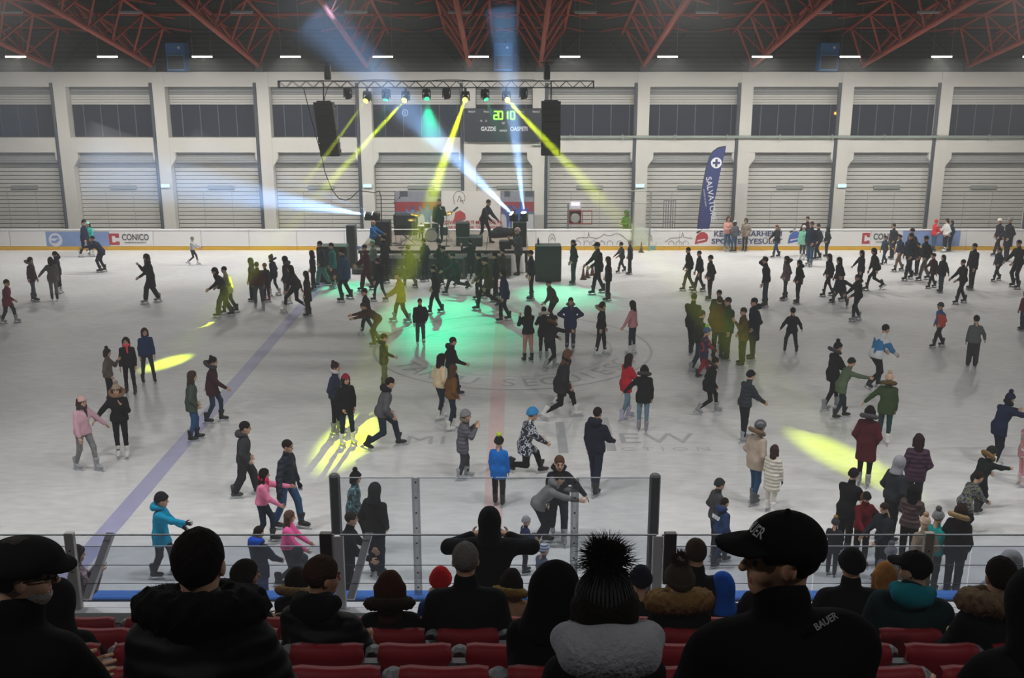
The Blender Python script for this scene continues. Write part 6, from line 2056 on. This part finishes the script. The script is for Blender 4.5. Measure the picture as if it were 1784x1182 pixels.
# --- musicians and crew on the stage
S(766, 346, 418, 268, 'stand', 'face,down', 'singer in a black coat standing on the stage', z0=SZ, Y=47.6, group='people on the stage', jacket='171c1f', style='mid', trousers='15181b', fit='slim', hair='short:3a2a22', feet='shoe:121214')
S(844, 347, 421, 330, 'walk', 'low', 'musician in black bending forward on the stage', z0=SZ, Y=47.3, group='people on the stage', jacket='171d20', style='short', trousers='1a2224', fit='slim', hair='short:17171a', feet='shoe:121214', lean=20)
S(650, 384, 437, 340, 'sit', 'fwd', 'sound man in a bright blue jacket seated at the left stage corner', z0=SZ, Y=46.2, group='people on the stage', jacket='1f5f9c', style='short', trousers='22262c', hair='bald:b09a8c', feet='shoe:121214')
S(735, 388, 440, 270, 'sit', 'fwd', 'drummer seated behind the drum kit in the yellow beam', z0=SZ, Y=48.6, group='people on the stage', jacket='3c3f22', style='short', trousers='22262c', hair='short:2a2418', feet='shoe:121214')

# --- people in the near walkway, beyond the low barrier
NW = dict(group='people in the near walkway', z0=.9, feet='shoe:1c1c1e')
S(148, 950, 1130, 30, 'stand', 'face', 'person in a mauve floral coat with a dark fuzzy hat behind the low barrier', jacket='print:mauve_floral', style='mid', trousers='2a2c33', hat='beanie:2a2326/fur', hair='bob:2a2326', Y=13.0, **NW, **G)
S(1693, 962, 1140, 330, 'lean', 'low', 'person in grey with a fluffy grey pompom hat bending behind the low barrier', jacket='77787c', style='mid', trousers='2a2c33', hat='beanie:66676b', pom='5c5c60', Y=12.8, lean=26, **NW, **G)
S(1772, 944, 1140, 200, 'lean', 'low', 'person in a striped grey coat bending at the right barrier end', jacket='print:grey_plaid', style='mid', trousers='2a2c33', up='8a8a90', Y=12.6, lean=34, **NW, **G)
# ================================================================ SPECTATORS IN THE STAND
def spectator(px, py, row, face, label, arms='lap', pose='sit', dy=.2, dx=0.0, fine=.0155, z_floor=None, Y=None, lod=2, smax_=1.14, **kw):
    """seated on step ROW; the centre of the head falls on pixel (px, py)"""
    over = {k: kw.pop(k) for k in ('lean', 'yaw', 'nod', 'neck', 'w', 'st') if k in kw}
    ys, zf = ROW[row] if row is not None else (Y, z_floor)
    J = skeleton(pose, arms, kw.get('kid', False), kw.get('girl', False), over, shoes=True)
    if pose == 'sit':
        J['sit'] = 1
    f = math.radians(face)
    y0 = ys + dy
    hx, hy = J['head'][0], J['head'][1]
    yh = y0 + math.sin(f) * hx + math.cos(f) * hy
    q = at_depth(px, py, yh)
    s = min(smax_, max(.7, (q.z - zf) / J['head'][2]))
    x0 = q.x - s * (math.cos(f) * hx - math.sin(f) * hy)
    root = thing('person', label, 'person', (x0, y0, zf), f, 'spectators in the stand')
    root.scale = (s, s, s)
    kw.setdefault('feet', 'shoe:141416')
    person(root, J, fine, lod=lod, **kw)
    return root, J


def strands(name, parent, M, c, r, n, length, hexc, up=.35, seed=1, squash=1.0, thick=.0016):
    """long fur: thin three-sided spikes growing out of a ball"""
    rg = np.random.default_rng(seed)
    V, Fc = [], []
    for i in range(n):
        d = rg.normal(size=3)
        d /= np.linalg.norm(d)
        b = np.array(c) + d * r * np.array([1, 1, squash])
        e = d + rg.normal(size=3) * .35 + np.array([0, 0, up])
        e /= np.linalg.norm(e)
        L = length * rg.uniform(.55, 1.25)
        u = unit(np.cross(e, rg.normal(size=3)))
        w = np.cross(e, u)
        k = len(V)
        mid = b + e * L * .55 + np.array([0, 0, -.1 * L]) + rg.normal(size=3) * .06 * L
        for q in range(3):
            a = q * 2.094
            V.append(b + (u * math.cos(a) + w * math.sin(a)) * thick)
        for q in range(3):
            a = q * 2.094
            V.append(mid + (u * math.cos(a) + w * math.sin(a)) * thick * .8)
        V.append(b + e * L + np.array([0, 0, -.22 * L]))
        for q in range(3):
            q2 = (q + 1) % 3
            Fc += [(k + q, k + q2, k + 3 + q2, k + 3 + q), (k + 3 + q, k + 3 + q2, k + 6)]
    me = bpy.data.meshes.new(name)
    me.from_pydata([tuple(v) for v in V], [], Fc)
    me.materials.append(cloth(hexc, 'fur'))
    o = link(name, me, parent)
    o.matrix_basis = M
    o['kind'] = 'stuff'
    return o


def fur_roll(name, parent, NM, w, r, hexc, seed):
    """a thick roll of fur lying round the back of the neck, with loose hairs"""
    o = link(name, None if False else mesh_from(name, *surfnet(lambda X, Y, Z: np.sqrt((np.sqrt((X - .02) ** 2 + (Y / 1.25) ** 2) - w * .8) ** 2 + ((Z - .03 + .25 * X) / 1.15) ** 2) - r + ripple(X, Y, Z, .012, 70),
             (-.32, -.36, -.16), (.26, .36, .22), .013), mats=(cloth(hexc, 'fur'),), smooth=True), parent)
    o.matrix_basis = NM
    for k in range(11):
        a = math.radians(70 + k * 22)
        c = (.02 + w * .8 * math.cos(a), 1.25 * w * .8 * math.sin(a), .03 - .25 * (.02 + w * .8 * math.cos(a)))
        h = strands('fur_hair', o, Matrix.Identity(4), c, r * .9, 230, .03, hexc, up=.05, seed=seed + k, thick=.0009)


SP = spectator
BK = '050506'
# nearest row
r, J = SP(1360, 968, -2, 100, 'man in black baseball cap and jacket, in profile, nearest in the stand', jacket=BK, style='short', trousers='0a0a0c', hair='short:0c0a0a', hat='ballcap:0b0b0e', lean=10, yaw=80, nod=0, neck=.1, bulk=.045, fine=.013, dy=.42, skin='b58a70')
HM = head_matrix(J, 1.0)
cl = mat('a9abb0', rough=.6)
o = lettering('BAUER', .036, cl, r, (0, 0, 0), extrude=.0, bold=.0006)
for v in o.data.vertices:                                        # the word wraps round the front of the cap
    a_, z_ = v.co.x / .088, .088 + v.co.y
    k_ = math.sqrt(max(0, 1 - ((z_ - .032) / .1) ** 2)) * 1.012
    v.co = (-.012 + .112 * k_ * math.cos(a_), .094 * k_ * math.sin(a_), z_)
o.matrix_basis = Matrix(HM.tolist())
o = lettering('BAUER', .027, mat('77797e', rough=.6), r, (0, 0, 0), extrude=.001, bold=.0004, name='collar_lettering', sx=1.3)
nk = J['neck']
o.matrix_basis = Matrix.Translation(tuple(nk + np.array([-.1, -.075, .035]))) @ Matrix.Rotation(math.radians(-78), 4, 'Z') @ Matrix.Rotation(math.radians(52), 4, 'X') @ Matrix.Rotation(math.radians(14), 4, 'Z')
r, J = SP(1053, 1052, -1, 92, 'woman in a ribbed grey pompom beanie with a plush pale grey hood', jacket='15151a', style='short', trousers='101014', hat='beanie:3a3a3e', hair='long:17120f', hood='8f8f96/fur', girl=True, hs=1.1, lean=4, scarf='8a6a1c', fine=.014)
HM = Matrix(head_matrix(J, 1.1).tolist())
for c in r.children:
    if c.name.startswith('hood'):
        c.matrix_basis = c.matrix_basis @ Matrix.Diagonal((1.35, 1.4, 1.3, 1)) @ Matrix.Translation((.0, 0, .02))
hat = [c for c in r.children if c.name.startswith('beanie')][0]
strands('pompom', hat, Matrix.Identity(4), (-.03, 0, .175), .03, 1500, .085, '17120f', seed=3)
knit = MB()
for k in range(22):
    a0 = math.pi * (.5 + k / 21.0)
    pts = []
    for j in range(9):
        e = math.radians(6 + j * 9.5)
        pts.append((-.015 + .1125 * math.cos(e) * math.cos(a0), .0965 * math.cos(e) * math.sin(a0), .03 + .12 * math.sin(e)))
    knit.path([Vector(p) for p in pts], .0042, 5)
knit.obj('knit_rib', cloth('3a3a3e', 'knit'), hat)
r, J = SP(40, 1000, -1, 70, 'man in a dark flat cap and glasses with a short grey beard', jacket='060608', style='short', trousers='0a0a0c', hair='short:3a3836', hat='flatcap:17171b', bulk=.03, yaw=-50, fine=.014)
HM = Matrix(head_matrix(J, 1.0).tolist())
gl = MB()
for s in (-1, 1):
    gl.path([Vector((.106, s * .034 + .026 * math.cos(t_), .003 + .019 * math.sin(t_))) for t_ in np.linspace(0, 6.28, 13)], .0028, 5)
    gl.path([Vector((.106, s * .06, .008)), Vector((.06, s * .078, .01)), Vector((-.01, s * .084, .006))], .0028, 5)
gl.tube((.107, -.009, .008), (.107, .009, .008), .0025, n=5)
gl.obj('glasses', mat('0c0c0e', rough=.3), r).matrix_basis = HM
P, Q = surfnet(lambda X, Y, Z: np.maximum(smax(ell(X, Y, Z, (.03, 0, -.065), (.066, .062, .062)), -ell(X, Y, Z, (.085, 0, -.05), (.03, .028, .02)), .01), Z + .03) + ripple(X, Y, Z, .002, 150), (-.06, -.08, -.14), (.12, .08, .0), .009)
link('beard', mesh_from('beard', P, Q, mats=(cloth('8a8784', 'fur'),), smooth=True), r).matrix_basis = HM
r, J = SP(347, 986, -1, 90, 'woman with dark hair above a big black fur collar', jacket='060607/puffer', style='short', trousers='0a0a0c', hair='short:120d0c', girl=True, bulk=.04, fine=.014)
NM = Matrix(frame_matrix(J['neck'], J['fd'], J['sd']).tolist())
fur_roll('fur_collar', r, NM, .15, .06, '0c0b0c', 10)
SP(1800, 1050, -1, 100, 'dark shoulder and hood of a person cut by the right edge', jacket='0c0d11', style='short', trousers='0a0a0c', up='0c0d11', bulk=.04)
SP(105, 1042, 1, 80, 'hooded figure in black beyond the flat cap', jacket='0c0c0f', style='short', trousers='0a0a0c', up='0c0c0f', lod=1)
# second row
SP(562, 1004, 1, 75, 'man with thinning cropped hair in a black quilted jacket', jacket='0a0b0e/puffer', style='short', trousers='0b0b0e', hair='short:3a2820', hood='0a0b0e', bulk=.012, yaw=-42, skin='b58a70')
r, J = SP(972, 1025, 0, 60, 'woman in a long black headscarf and black coat', jacket='070709', style='short', trousers='08080a', up='0a090b', girl=True, bulk=.03, yaw=-30, lean=12)
r, J = SP(1742, 1006, 1, 88, 'person with brown hair and a large grey-brown fur hood, near the right edge', jacket='0f0e10', style='short', trousers='0b0b0e', hair='short:1a1110', girl=True, bulk=.03)
NM = Matrix(frame_matrix(J['neck'], J['fd'], J['sd']).tolist())
fur_roll('fur_hood', r, NM, .16, .065, '6a5844', 20)
r, J = SP(1183, 1012, 2, 95, 'person in a brown knitted pompom beanie with a fluffy brown fur collar', jacket='131012', style='short', trousers='0c0b0d', hat='beanie:3c342e', hair=None, girl=True, hs=1.08)
hat = [c for c in r.children if c.name.startswith('beanie')][0]
strands('pompom', hat, Matrix.Identity(4), (-.03, 0, .165), .03, 700, .06, '3a2a1e', seed=5)
NM = Matrix(frame_matrix(J['neck'], J['fd'], J['sd']).tolist())
fur_roll('fur_collar', r, NM, .17, .07, '7a5f38', 30)
# third row
SP(680, 1022, 2, 92, 'woman with long straight brown hair and a dark coat', jacket='0c0c10', style='short', trousers='0b0b0e', hair='long:3a1f12', girl=True, fur='241a16', lod=1, hs=1.05)
SP(811, 978, 2, 92, 'man with short grey hair in a dark jacket', jacket='0e1117', style='short', trousers='0b0b0e', hair='short:6a6764', bulk=.03)
SP(1592, 992, 2, 70, 'man in a black cap and dark teal jacket looking left', jacket='10262a', style='short', trousers='0b0c0e', hat='ballcap:0d0e11', hair='short:1a1512', bulk=.04, yaw=62, hood='10707c')
SP(1483, 985, 3, 88, 'man in a black knitted beanie and black coat', jacket='0c0d10', style='short', trousers='0b0b0e', hat='beanie:101114', bulk=.03, lod=1)
# farther rows
SP(1540, 1000, 4, 85, 'woman with long blonde hair between the beanie and the black cap', jacket='12141a', style='short', trousers='0b0b0e', hair='long:9a6a34', girl=True, lod=1)
SP(1307, 1052, 2, 85, 'dark haired figure half hidden behind the cap wearer', jacket='0c0c10', style='short', trousers='0b0b0e', hair='bob:120f10', lod=1)
SP(430, 1000, 3, 60, 'woman with a dark fur hood turned to the right beside the big fur collar', jacket='0d0d11', style='short', trousers='0b0b0e', hair='bob:1a1312', fur='191416', girl=True, yaw=-30, lod=1)
SP(518, 1008, 4, 80, 'woman with a tan fur hood behind the man with thinning hair', jacket='15151a', style='short', trousers='0b0b0e', hair='bob:1f1613', fur='7a6040', girl=True, lod=1)
SP(768, 1012, 4, 90, 'child in a bright red cap and blue jacket', jacket='16356c', style='short', trousers='0b0b0e', hat='beanie:b8141c', kid=True, scarf='b5a69a', lod=1)
SP(892, 1010, 4, 75, 'dark haired girl in a tan jacket with golden fur', jacket='a07c60', style='short', trousers='23262e', hair='bob:17100e', fur='7a6230', girl=True, lod=1)
SP(1116, 1010, 4, 90, 'child in a navy beanie between the two pompom hats', jacket='14161c', style='short', trousers='0b0b0e', hat='beanie:12162a', kid=True, lod=1)
SP(1212, 965, 4, 100, 'man with brown hair behind the brown pompom beanie', jacket='101218', style='short', trousers='0b0b0e', hair='short:3a2a20', lod=1, smax_=1.2)
SP(1257, 1020, 4, 95, 'child in a bright blue hood beside the cap wearer', jacket='1a2a5c', style='short', trousers='0b0b0e', up='1656b8', kid=True, lod=1)
# the standing man
SP(853, 907, None, 90, 'standing man in a dark hooded jacket lifting both hands to his face', arms='binoc', pose='stand', Y=9.35, dy=0, z_floor=3.06, jacket='10131a', style='mid', trousers='0d0f14', up='15171d', bulk=.03, lod=1)
# ================================================================ AIR
if HAZE_AIR > 0:
    wn = W.node_tree
    vs = wn.nodes.new('ShaderNodeVolumeScatter')
    vs.inputs['Density'].default_value = HAZE_AIR
    vs.inputs['Anisotropy'].default_value = 0.2
    wn.links.new(vs.outputs[0], wn.nodes['World Output'].inputs['Volume'])
